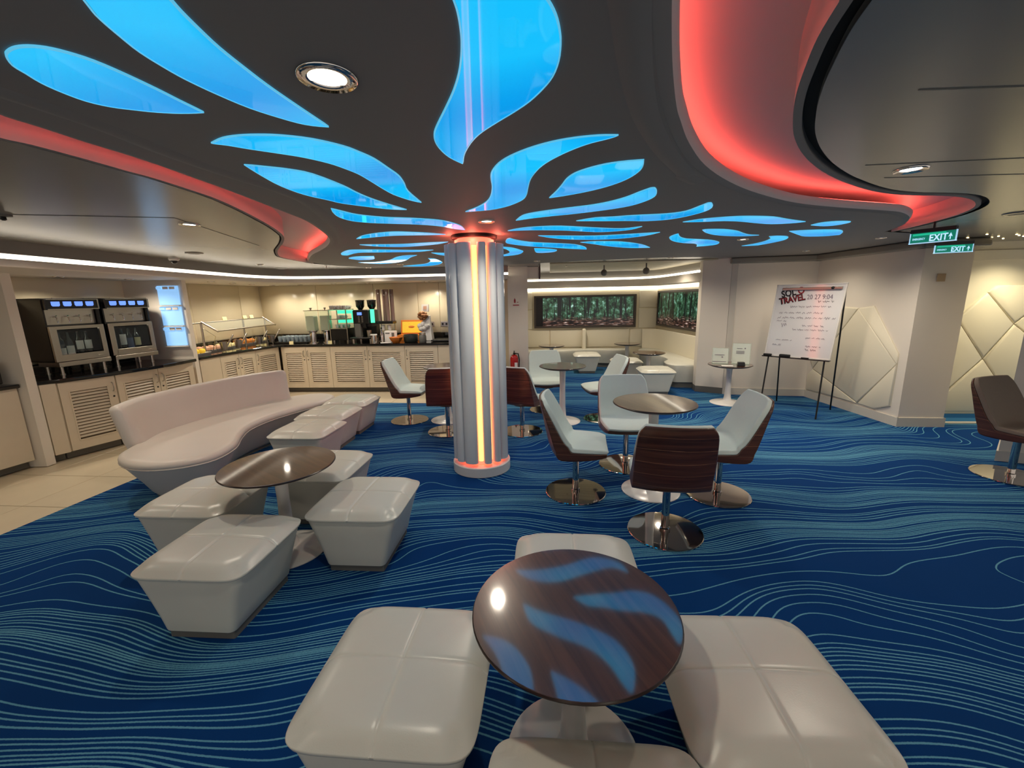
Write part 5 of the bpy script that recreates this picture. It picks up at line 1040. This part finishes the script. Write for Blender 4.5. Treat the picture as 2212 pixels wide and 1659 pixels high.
for z, xs, ys, l, gname in ((0.603, (-0.13, -0.062, 0.005, 0.072, 0.13), (-0.11, -0.02, 0.07), 'white coffee cup on top of the cup rack', 'cups on top of the rack'), (0.4285, (-0.02, 0.07), (-0.08, 0.02), 'white coffee cup on the rack\'s upper shelf', 'cups on the rack\'s upper shelf'), (0.2635, (-0.06, 0.03, 0.11), (-0.08, 0.02), 'white coffee cup on the rack\'s lower shelf', 'cups on the rack\'s lower shelf')):
    for x in xs:
        for y in ys:
            p = Matrix.Translation((-3.10, 7.86, Z)) @ Matrix.Rotation(RZ, 4, 'Z') @ Vector((x, y, z))
            if cp is None:
                cp = thing('coffee_cup', l, 'cup', tuple(p), 0, gname); e = MB(); e.lathe([(0.019, 0), (0.026, 0.02), (0.029, 0.062), (0.027, 0.062), (0.022, 0.02)], n=14); e.build('bowl', M['cup'], cp, smooth=50)
                e = MB(); e.tube([(0.027, 0, 0.052), (0.044, 0, 0.048), (0.044, 0, 0.028), (0.025, 0, 0.02)], 0.004, 6); e.build('handle', M['cup'], cp, smooth=60)
            else:
                c = copy_tree(cp); c.location = p; c.rotation_euler = (0, 0, random.uniform(-1, 1)); tag(c, l, 'cup', gname)
# coffee machine
C_ = thing('coffee_machine', 'black bean-to-cup coffee machine with green lit sides and two hoppers', 'coffee machine', (-2.66, 7.83, Z), RZ)
e = MB(); e.box((0, 0.06, 0.43), (0.34, 0.34, 0.30)); e.box((0, 0.16, 0.19), (0.34, 0.16, 0.24)); e.build('body', M['black'], C_, smooth=0, bevel=0.008)
e = MB(); e.box((-0.01, -0.13, 0.455), (0.30, 0.05, 0.24)); fp = e.build('front_panel', M['black'], C_, smooth=0, bevel=0.012)
e = MB(); e.box((-0.03, -0.157, 0.515), (0.085, 0.006, 0.05)); e.build('readout', M['bluescr'], fp, smooth=0)
bt = None
for i in range(2):
    for j in range(5):
        if bt is None: e = MB(); e.box((0, 0, 0), (0.028, 0.006, 0.012)); bt = e.build('button', M['steel'], fp, smooth=0); bt.location = (-0.045, -0.157, 0.37)
        else: share(bt, 'button', fp, (-0.045 + 0.06 * i, -0.157, 0.37 + 0.023 * j))
e = MB(); e.box((-0.175, -0.11, 0.47), (0.016, 0.08, 0.22)); e.box((0.19, -0.11, 0.47), (0.07, 0.02, 0.24)); e.build('green_side_light', M['green'], C_, smooth=0)
e = MB(); e.box((-0.09, -0.10, 0.21), (0.11, 0.10, 0.26)); e.build('milk_cooler', M['plinth'], C_, smooth=0, bevel=0.006)
e = MB(); e.box((0.05, -0.13, 0.31), (0.05, 0.06, 0.07)); e.tube([(0.035, -0.14, 0.28), (0.035, -0.14, 0.25)], 0.007, 8); e.tube([(0.065, -0.14, 0.28), (0.065, -0.14, 0.25)], 0.007, 8); e.build('spout', M['black'], C_, smooth=30)
e = MB(); e.box((0, -0.07, 0.085), (0.42, 0.36, 0.03)); e.build('drip_tray', M['black'], C_, smooth=0, bevel=0.01)
for x in (-0.11, 0.11):
    e = MB(); e.lathe([(0.035, 0.58), (0.075, 0.64), (0.080, 0.74)], (x, 0.08, 0), 20); hp = e.build('hopper', M['bottle'], C_, smooth=40)
    e = MB(); e.lathe([(0.083, 0.738), (0.083, 0.752), (0.02, 0.758)], (x, 0.08, 0), 20); e.build('lid', M['black'], hp, smooth=40)
for x, y in ((-0.16, -0.2), (0.16, -0.2), (-0.16, 0.1), (0.16, 0.1)): e = MB(); e.lathe([(0.022, 0), (0.022, 0.075)], (x, y, 0), 12); e.build('leg', M['steel'], C_, smooth=40)
e = MB(); e.lathe([(0.035, 0), (0.045, 0.12), (0.043, 0.12)], (0.12, -0.15, 0.10), 16); e.build('milk_jug', M['steel'], C_, smooth=40)
# tall cup tubes
T_ = thing('cup_tube_stand', 'stand of tall mauve cup dispenser tubes right of the coffee machine', 'cup dispenser', (-2.29, 7.87, Z), RZ)
for x, y in ((-0.105, -0.03), (-0.025, 0.05), (0.055, -0.03), (0.115, 0.05)):
    e = MB(); e.lathe([(0.037, 0.36), (0.037, 0.93), (0.034, 0.935)], (x, y, 0), 18); e.build('tube', M['tubebrown'], T_, smooth=40)
e = MB(); e.box((0, 0, 0.345), (0.32, 0.20, 0.05)); e.build('collar', M['black'], T_, smooth=0, bevel=0.01)
e = MB(); e.box((-0.13, 0.08, 0.17), (0.016, 0.016, 0.34)); e.box((0.13, 0.08, 0.17), (0.016, 0.016, 0.34)); e.box((0, 0.09, 0.60), (0.02, 0.02, 0.55)); e.box((0, 0.0, 0.006), (0.30, 0.22, 0.012)); e.build('stand', M['steel'], T_, smooth=0)
e = MB()
for x in (-0.06, 0.06): e.lathe([(0.038, 0.30), (0.030, 0.20)], (x, -0.02, 0), 16)
e.build('cup_stack', M['cup'], T_, smooth=40)
# small things at the right of the coffee machine
b_ = thing('waste_pot', 'chrome waste pot with a black and white lid in front of the cup tubes', 'pot', (-2.43, 7.52, Z)); e = MB(); e.lathe([(0.05, 0), (0.05, 0.14)], n=24); e.build('body', M['chrome'], b_, smooth=40)
e = MB(); e.lathe([(0.062, 0.14), (0.062, 0.155), (0.055, 0.16)], n=24); e.build('rim', M['white'], b_, smooth=40); e = MB(); e.lathe([(0.045, 0.157), (0.0, 0.163)], n=20); e.build('lid', M['black'], b_, smooth=40)
k_ = thing('steel_flask', 'slim chrome flask beside the waste pot', 'flask', (-2.315, 7.62, Z)); e = MB(); e.lathe([(0.03, 0), (0.032, 0.16), (0.022, 0.2), (0.012, 0.24)], n=18); e.build('body', M['chrome'], k_, smooth=50); e = MB(); e.lathe([(0.014, 0.24), (0.016, 0.26), (0.006, 0.27)], n=12); e.build('stopper', M['black'], k_, smooth=40)
w_ = thing('paper_box', 'white printed carton behind the orange bowl', 'box', (-2.17, 7.67, Z), RZ); e = MB(); e.box((0, 0, 0.10), (0.20, 0.10, 0.20)); e.build('carton', M['paper'], w_, smooth=0, bevel=0.003)
e = MB(); e.box((0.06, -0.051, 0.11), (0.05, 0.003, 0.12)); e.box((-0.04, -0.051, 0.16), (0.08, 0.003, 0.02)); e.build('print', M['plinth'], w_, smooth=0)
e = MB(); e.lathe([(0.06, 0), (0.10, 0.05), (0.125, 0.10), (0.118, 0.10), (0.09, 0.05), (0.05, 0.012)], n=8); o = e.build('snack_bowl', M['orange'], smooth=20, loc=(-2.035, 7.50, Z)); tag(o, 'orange wooden bowl on the worktop', 'bowl')
x_ = thing('tea_chest', 'open orange wooden tea box with a yellow lined lid', 'box', (-1.90, 7.98, Z), RZ); e = MB(); e.box((0, 0, 0.05), (0.42, 0.22, 0.10)); e.build('case', M['orange'], x_, smooth=0, bevel=0.004)
e = MB(); e.xf = Matrix.Translation((0, 0.12, 0.10)) @ Matrix.Rotation(-0.18, 4, 'X'); e.box((0, 0, 0.135), (0.42, 0.018, 0.27)); l_ = e.build('lid', M['orange'], x_, smooth=0, bevel=0.004); e = MB(); e.xf = Matrix.Translation((0, 0.12, 0.10)) @ Matrix.Rotation(-0.18, 4, 'X'); e.box((0, -0.011, 0.13), (0.36, 0.006, 0.21)); e.build('lining', M['yellow'], l_, smooth=0)
e = MB(); e.xf = Matrix.Translation((0, 0.12, 0.10)) @ Matrix.Rotation(-0.18, 4, 'X'); e.ball((0, -0.016, 0.14), 0.06, sx=1, sy=0.06, sz=0.35); e.build('emblem', M['orange'], l_, smooth=60)
e = MB(); e.lathe([(0.11, 0), (0.125, 0.02), (0.125, 0.13), (0.12, 0.14), (0.11, 0.135), (0.11, 0.03)], n=28); o = e.build('ceramic_pot', M['ceramic'], smooth=40, loc=(-1.785, 7.56, Z)); tag(o, 'dark green ceramic pot in front of the tea box', 'pot')
j_ = thing('grinder_jar', 'dark steel jar with a screw lid right of the ceramic pot', 'jar', (-1.57, 7.53, Z)); e = MB(); e.lathe([(0.06, 0), (0.065, 0.02), (0.065, 0.11), (0.05, 0.13)], n=24); e.build('body', M['plinth'], j_, smooth=40); e = MB(); e.lathe([(0.056, 0.13), (0.056, 0.165), (0.05, 0.17)], n=24); e.build('lid', M['steel'], j_, smooth=40)
s_ = thing('snack_stand', 'white stand holding bags of brown snacks under a printed sign', 'stand', (-1.555, 7.86, Z), RZ)
e = MB(); e.add([(-0.09, -0.08, 0), (0.12, -0.08, 0), (0.12, 0.08, 0), (-0.09, 0.08, 0), (-0.05, -0.02, 0.45), (0.07, -0.02, 0.45), (0.07, 0.06, 0.45), (-0.05, 0.06, 0.45)], [(0, 3, 2, 1), (4, 5, 6, 7), (0, 1, 5, 4), (1, 2, 6, 5), (2, 3, 7, 6), (3, 0, 4, 7)]); e.build('stand', M['paper'], s_, smooth=0, bevel=0.006)
e = MB(); rb_ = random.Random(3)
for q in range(34):
    a_, b_ = rb_.uniform(0, 2 * PI), rb_.uniform(-1, 1); e.ball((-0.04 + 0.075 * math.cos(a_) * (1 - b_ * b_) ** .5, -0.06 + 0.05 * math.sin(a_) * (1 - b_ * b_) ** .5, 0.45 + 0.06 * b_), 0.028, 8, 5)
e.build('snack_bag', M['nuts'], s_, smooth=80); e = MB()
for dx, dz in ((-0.1, 0.27), (-0.04, 0.30), (0.03, 0.27), (-0.02, 0.23), (-0.08, 0.22)): e.ball((dx, -0.07, dz), 0.05, 10, 6)
e.build('tissue', M['paper'], s_, smooth=80)
e = MB(); e.xf = Matrix.Translation((0.0, -0.02, 0.52)) @ Matrix.Rotation(-0.2, 4, 'X'); e.box((0, 0, 0.07), (0.13, 0.03, 0.13)); e.build('sign_card', M['paper'], s_, smooth=0); e = MB(); e.xf = Matrix.Translation((0.0, -0.037, 0.525)) @ Matrix.Rotation(-0.2, 4, 'X'); e.box((0, 0, 0.07), (0.06, 0.003, 0.06)); e.build('print', M['ham'], s_, smooth=0)
e = MB(); e.box((-1.12, 7.70, Z + 0.02), (0.58, 0.40, 0.03), RZ); o = e.build('slate_tray', M['black'], smooth=0, bevel=0.008); tag(o, 'empty flat black tray at the counter\'s right end', 'tray')
n_ = MB(); n_.box((-2.22, 7.50, Z + 0.005), (0.18, 0.10, 0.008), 0.3); o = n_.build('napkin', M['paper'], smooth=0, bevel=0.003); tag(o, 'folded white napkin on the worktop edge', 'napkin')
def socket(label, s0):
    A = Vector((-4.95, 8.58, 0)); D = (Vector((-1.1, 8.2, 0)) - A).normalized(); p = A + D * s0 - Vector((0.1, 1, 0)).normalized() * 0.016
    t = thing('wall_socket', label, 'socket', (p.x, p.y, 1.145), math.atan2(D.y, D.x), 'wall sockets'); e = MB(); e.box((0, 0, 0), (0.15, 0.012, 0.09)); e.build('plate', M['socket'], t, smooth=0, bevel=0.003)
    for x in (-0.037, 0.037): e = MB(); e.box((x, -0.008, 0.0), (0.035, 0.006, 0.04)); e.build('outlet', M['black'], t, smooth=0)
socket('double steel wall socket above the black tray, left one', 3.42); socket('double steel wall socket nearest the column', 3.70); socket('steel wall socket behind the cup tubes', 2.30)

b_ = thing('counter_appliance', 'low black appliance on the far left counter, cut by the photo\'s edge', 'appliance', (-5.06, 3.84, Z), -0.15)
e = MB(); e.box((0, 0, 0.115), (0.20, 0.44, 0.20)); e.build('body', M['black'], b_, smooth=0, bevel=0.01)
for y in (-0.18, 0.18): e = MB(); e.lathe([(0.02, 0), (0.02, 0.02)], (0.06, y, 0), 10); e.build('foot', M['rubber'], b_, smooth=0)
e = MB(); e.box((0.103, 0, 0.13), (0.006, 0.36, 0.03)); e.build('front_trim', M['steel'], b_, smooth=0)

# ------------------------------------------------------------------ easel whiteboard
BL, BR, TL = Vector((3.585, 5.935, 0.745)), Vector((4.05, 5.33, 0.745)), Vector((3.635, 5.872, 1.70))
E_ = thing('easel_whiteboard', 'white flip-chart easel board with handwriting on thin black legs', 'whiteboard', (0, 0, 0))
dx = (BR - BL); Wd = dx.length; dx = dx.normalized(); dz = (TL - BL); Hd = dz.length; dz = dz.normalized(); dy = dz.cross(dx).normalized()
BM = Matrix(((dx.x, dy.x, dz.x, BL.x), (dx.y, dy.y, dz.y, BL.y), (dx.z, dy.z, dz.z, BL.z), (0, 0, 0, 1)))
e = MB(); e.xf = BM; e.box((Wd / 2, 0.012, Hd / 2), (Wd, 0.02, Hd)); e.build('board', M['board'], E_, smooth=0, bevel=0.003)
e = MB(); e.xf = BM
for c, d in (((Wd / 2, 0.01, Hd), (Wd + 0.02, 0.03, 0.014)), ((0, 0.01, Hd / 2), (0.014, 0.03, Hd)), ((Wd, 0.01, Hd / 2), (0.014, 0.03, Hd)), ((Wd / 2, 0.01, 0), (Wd + 0.02, 0.03, 0.014))): e.box(c, d)
e.build('edge', M['white'], E_, smooth=0)
e = MB(); e.xf = BM; e.box((Wd / 2 + 0.02, -0.012, Hd - 0.055), (Wd - 0.1, 0.02, 0.035)); e.build('clip_bar', M['steel'], E_, smooth=0, bevel=0.005)
e = MB(); e.xf = BM; e.box((Wd / 2, -0.03, -0.008), (Wd + 0.03, 0.06, 0.012)); e.build('pen_tray', M['black'], E_, smooth=0)
e = MB(); e.xf = BM; e.ball((Wd - 0.13, -0.026, Hd - 0.05), 0.018, 10, 6); e.build('clip_knob', M['black'], E_, smooth=60)
for p0, p1 in (((BL + dx * 0.05 - dz * 0.016), (3.47, 5.75, 0)), ((BR - dx * 0.05 - dz * 0.016), (3.88, 5.21, 0)), ((TL + dx * 0.06 + dy * 0.06), (3.99, 6.2, 0)), ((TL + dx * (Wd - 0.02) + dy * 0.06), (4.40, 5.66, 0))):
    e = MB(); e.tube([tuple(p0), p1], 0.010, 8); e.build('leg', M['black'], E_, smooth=50)
rb = BM.to_euler(); RB = (BM.to_3x3() @ Matrix.Rotation(PI / 2, 3, 'X')).to_euler()
def on_board(u, v): return tuple(BM @ Vector((u, -0.0005, v)))
RT = (BM.to_3x3() @ Matrix.Rotation(PI / 2, 3, 'X') @ Matrix.Rotation(0.22, 3, 'Z')).to_euler()
lettering('SOL', 0.12, M['ink'], E_, on_board(0.075, Hd - 0.165), RT, bold=0.004, sx=0.8); lettering('O', 0.12, M['redink'], E_, on_board(0.262, Hd - 0.123), RT, bold=0.004, sx=0.8)
lettering('TRAVEL', 0.118, M['ink'], E_, on_board(0.065, Hd - 0.258), RT, bold=0.005, sx=0.74); lettering('TRAVEL', 0.105, M['redink'], E_, tuple(BM @ Vector((0.075, -0.0016, Hd - 0.252))), RT, bold=0.0, sx=0.80)
lettering('20 27 9:04', 0.085, M['pen'], E_, on_board(0.37, Hd - 0.19), RB, sx=0.78)
def scribble(u, v, w, h, n, seed, m='pen', r=0.0017):
    rnd = random.Random(seed); x = u; gaps = 0; seg = []; parts_ = MB(); parts_.xf = BM
    while x < u + w:
        L = rnd.uniform(0.03, 0.085); pts = []; k = 0; q = x
        while q < min(x + L, u + w):
            pts.append((q, -0.0012, v + h * (0.5 * math.sin(k * 1.7 + seed) + rnd.uniform(-.35, .35)))); q += 0.0065; k += 1
        if len(pts) > 2: parts_.tube(pts, r, 4)
        x += L + 0.016
    if parts_.v: parts_.build('handwriting', M[m], E_, smooth=0)
for i, (u, v, w, h) in enumerate(((0.50, 0.22, 0.17, 0.020), (0.20, 0.285, 0.46, 0.018), (0.08, 0.365, 0.5, 0.018), (0.07, 0.43, 0.66, 0.020), (0.07, 0.475, 0.12, 0.016), (0.13, 0.525, 0.07, 0.04), (0.38, 0.53, 0.26, 0.018), (0.28, 0.585, 0.40, 0.018), (0.45, 0.69, 0.22, 0.014), (0.10, 0.73, 0.2, 0.012), (0.07, 0.80, 0.12, 0.02), (0.47, 0.80, 0.17, 0.014), (0.47, 0.845, 0.13, 0.018))):
    scribble(u, Hd - v, w, h, 0, i + 1, 'ink' if i in (0, 12) else 'pen')
def on_tray(name, label, cat, u, w, d, h, m):
    e = MB(); e.xf = BM; e.box((u, -0.03, -0.001 + h / 2), (w, d, h)); return tag(e.build(name, M[m], smooth=0, bevel=min(d, h) * 0.25), label, cat)
on_tray('board_eraser', 'black felt eraser on the whiteboard\'s tray', 'eraser', 0.26, 0.13, 0.04, 0.035, 'rubber'); on_tray('marker_pen', 'black marker pen at the right of the whiteboard\'s tray', 'marker', 0.50, 0.09, 0.016, 0.014, 'black')
on_tray('marker_box', 'black marker box at the left end of the whiteboard\'s tray', 'box', 0.045, 0.10, 0.042, 0.028, 'rubber')

# ------------------------------------------------------------------ sign table
def holder(label, x, y, w, h, rz, lines):
    t = thing('sign_holder', label, 'sign holder', (x, y, 0.585), rz, 'acrylic sign holders')
    e = MB(); e.box((0, 0, 0.004), (w, 0.08, 0.006)); e.xf = Matrix.Rotation(-0.12, 4, 'X'); e.box((0, 0, h / 2), (w + 0.01, 0.008, h)); e.build('acrylic', M['glass'], t, smooth=0)
    e = MB(); e.xf = Matrix.Rotation(-0.12, 4, 'X'); e.box((0, 0, h / 2), (w - 0.012, 0.0025, h - 0.014)); p = e.build('sheet', M['paper'], t, smooth=0)
    e = MB(); e.xf = Matrix.Rotation(-0.12, 4, 'X')
    for u, v, ww, hh in lines: e.box((u * w, -0.0055, v * h), (ww * w, 0.0016, hh * h))
    e.build('print', M['pen'], p, smooth=0)
holder('small acrylic sign holder at the left on the sign table', 3.10, 6.22, 0.215, 0.235, -0.35, ((-0.05, 0.56, 0.6, 0.035), (0.12, 0.42, 0.09, 0.06), (-0.05, 0.14, 0.85, 0.03)))
holder('larger acrylic sign holder with a printed letter at the right on the sign table', 3.36, 6.14, 0.235, 0.305, -0.5, ((0.2, 0.76, 0.07, 0.05), (-0.05, 0.62, 0.45, 0.02), (-0.05, 0.57, 0.45, 0.02), (-0.05, 0.52, 0.45, 0.02), (-0.1, 0.75, 0.3, 0.02)))
e = MB(); e.box((3.10, 6.00, 0.588), (0.15, 0.09, 0.003), -0.3); tag(e.build('info_leaflet', M['paper'], smooth=0), 'white leaflet lying on the sign table', 'leaflet')
e = MB(); e.box((3.29, 5.99, 0.614), (0.10, 0.08, 0.055), -0.3, 0.85); tag(e.build('card_box', M['black'], smooth=0, bevel=0.006), 'small black box at the front of the sign table', 'box')

# ------------------------------------------------------------------ fire extinguisher and notice
x_ = thing('fire_extinguisher', 'red fire extinguisher standing by the narrow wall right of the column', 'extinguisher', (0.05, 7.55, 0.30)); 
e = MB(); e.lathe([(0.06, 0), (0.072, 0.01), (0.072, 0.24), (0.06, 0.285), (0.022, 0.31)], n=24); e.build('cylinder', M['red'], x_, smooth=50)
e = MB(); e.lathe([(0.02, 0.305), (0.02, 0.34)], n=12); e.box((0, -0.03, 0.352), (0.022, 0.09, 0.012)); e.box((0, -0.03, 0.375), (0.022, 0.10, 0.010)); e.build('valve', M['black'], x_, smooth=30)
e = MB(); e.tube([(0.02, 0, 0.33), (0.07, -0.02, 0.33), (0.09, -0.03, 0.22), (0.082, -0.03, 0.06)], 0.011, 8); e.build('hose', M['rubber'], x_, smooth=60)
e = MB(); e.box((0.03, -0.072, 0.13), (0.05, 0.004, 0.09)); e.build('label', M['paper'], x_, smooth=0)
e = MB(); e.box((0, 0.085, 0.15), (0.10, 0.07, 0.30)); e.box((0, 0.0, -0.008), (0.15, 0.15, 0.012)); e.lathe([(0.02, -0.30), (0.02, -0.01)], (0, 0.02, 0), 12); e.lathe([(0.08, -0.30), (0.08, -0.29)], (0, 0.02, 0), 20); e.build('bracket', M['steel'], x_, smooth=30)
n_ = thing('wall_notice', 'small dark extinguisher notice on the narrow wall right of the column', 'sign', (0.10, 7.684, 1.53), RZ)
e = MB(); e.box((0, 0, 0), (0.14, 0.004, 0.15)); e.build('plate', M['wall'], n_, smooth=0)
e = MB(); e.box((-0.02, -0.003, 0.02), (0.03, 0.003, 0.06)); e.box((-0.02, -0.003, 0.06), (0.012, 0.003, 0.02)); e.box((0.03, -0.003, 0.0), (0.03, 0.003, 0.01)); e.box((0, -0.003, -0.05), (0.11, 0.003, 0.016)); e.build('pictogram', M['redink'], n_, smooth=0)
e = MB(); e.box((0, -0.006, 0), (0.085, 0.012, 0.085)); o = e.build('switch_plate', M['switch'], smooth=0, bevel=0.004, loc=(4.80, 4.836, 1.73)); o.rotation_euler = (0, 0, RZ); tag(o, 'square beige switch plate high on the right pillar', 'switch')

# ------------------------------------------------------------------ exit signs
def exit_sign(label, A, B, ztop, h, zc):
    a, b = Vector((*A, ztop - h)), Vector((*B, ztop - h)); d = b - a; L = d.length; t = thing('exit_sign', label, 'exit sign', tuple(a), math.atan2(d.y, d.x), 'hanging exit signs')
    e = MB(); e.box((L / 2, 0, h / 2), (L, 0.012, h)); e.build('panel', M['exitgreen'], t, smooth=0)
    e = MB()
    for c, dm in (((L / 2, 0, 0.003), (L + 0.01, 0.018, 0.007)), ((0, 0, h / 2), (0.006, 0.018, h)), ((L, 0, h / 2), (0.006, 0.018, h))): e.box(c, dm)
    e.build('edge', M['exitedge'], t, smooth=0)
    e = MB(); e.box((L * 0.42, -0.008, h * 0.82), (L * 0.72, 0.004, h * 0.17)); e.build('band', M['exitband'], t, smooth=0)
    e = MB(); e.box((L / 2, 0, h + 0.012), (L * 0.98, 0.05, 0.03)); e.build('housing', M['black'], t, smooth=0)
    if zc > ztop + 0.03: e = MB(); e.box((L / 2, 0, (h + 0.02 + zc - ztop + h) / 2), (0.012, 0.012, zc - ztop - 0.02)); e.build('hanger', M['black'], t, smooth=0)
    fr = (PI / 2, 0, 0)
    lettering('EXIT', h * 0.86, M['exitlit'], t, (L * 0.43, -0.0085, h * 0.16), fr, bold=0.0015, sx=0.74 * L / (2.6 * h) * 0.98 if L < 2.6 * h else 0.74)
    lettering('EMERGENCY', h * 0.26, M['exitlit'], t, (L * 0.06, -0.0085, h * 0.33), fr, sx=0.62)
    e = MB(); e.xf = Matrix.Translation((L * 0.885, -0.0085, h * 0.18)) @ Matrix.Rotation(PI / 2, 4, 'X')
    w = L * 0.045; e.prism([(-w * .22, 0), (w * .22, 0), (w * .22, h * .3), (w, h * .22), (0, h * .58), (-w, h * .22), (-w * .22, h * .3)], -0.0005, 0.001); e.build('arrow', M['exitlit'], t, smooth=0)
exit_sign('green EXIT sign hanging higher, nearest the red cove\'s tip', (3.36, 3.70), (3.50, 3.46), 2.06, 0.085, CEIL)
exit_sign('green EXIT sign hanging lower, in front of the right pillar', (4.12, 4.26), (4.36, 4.14), 2.018, 0.075, CEIL)
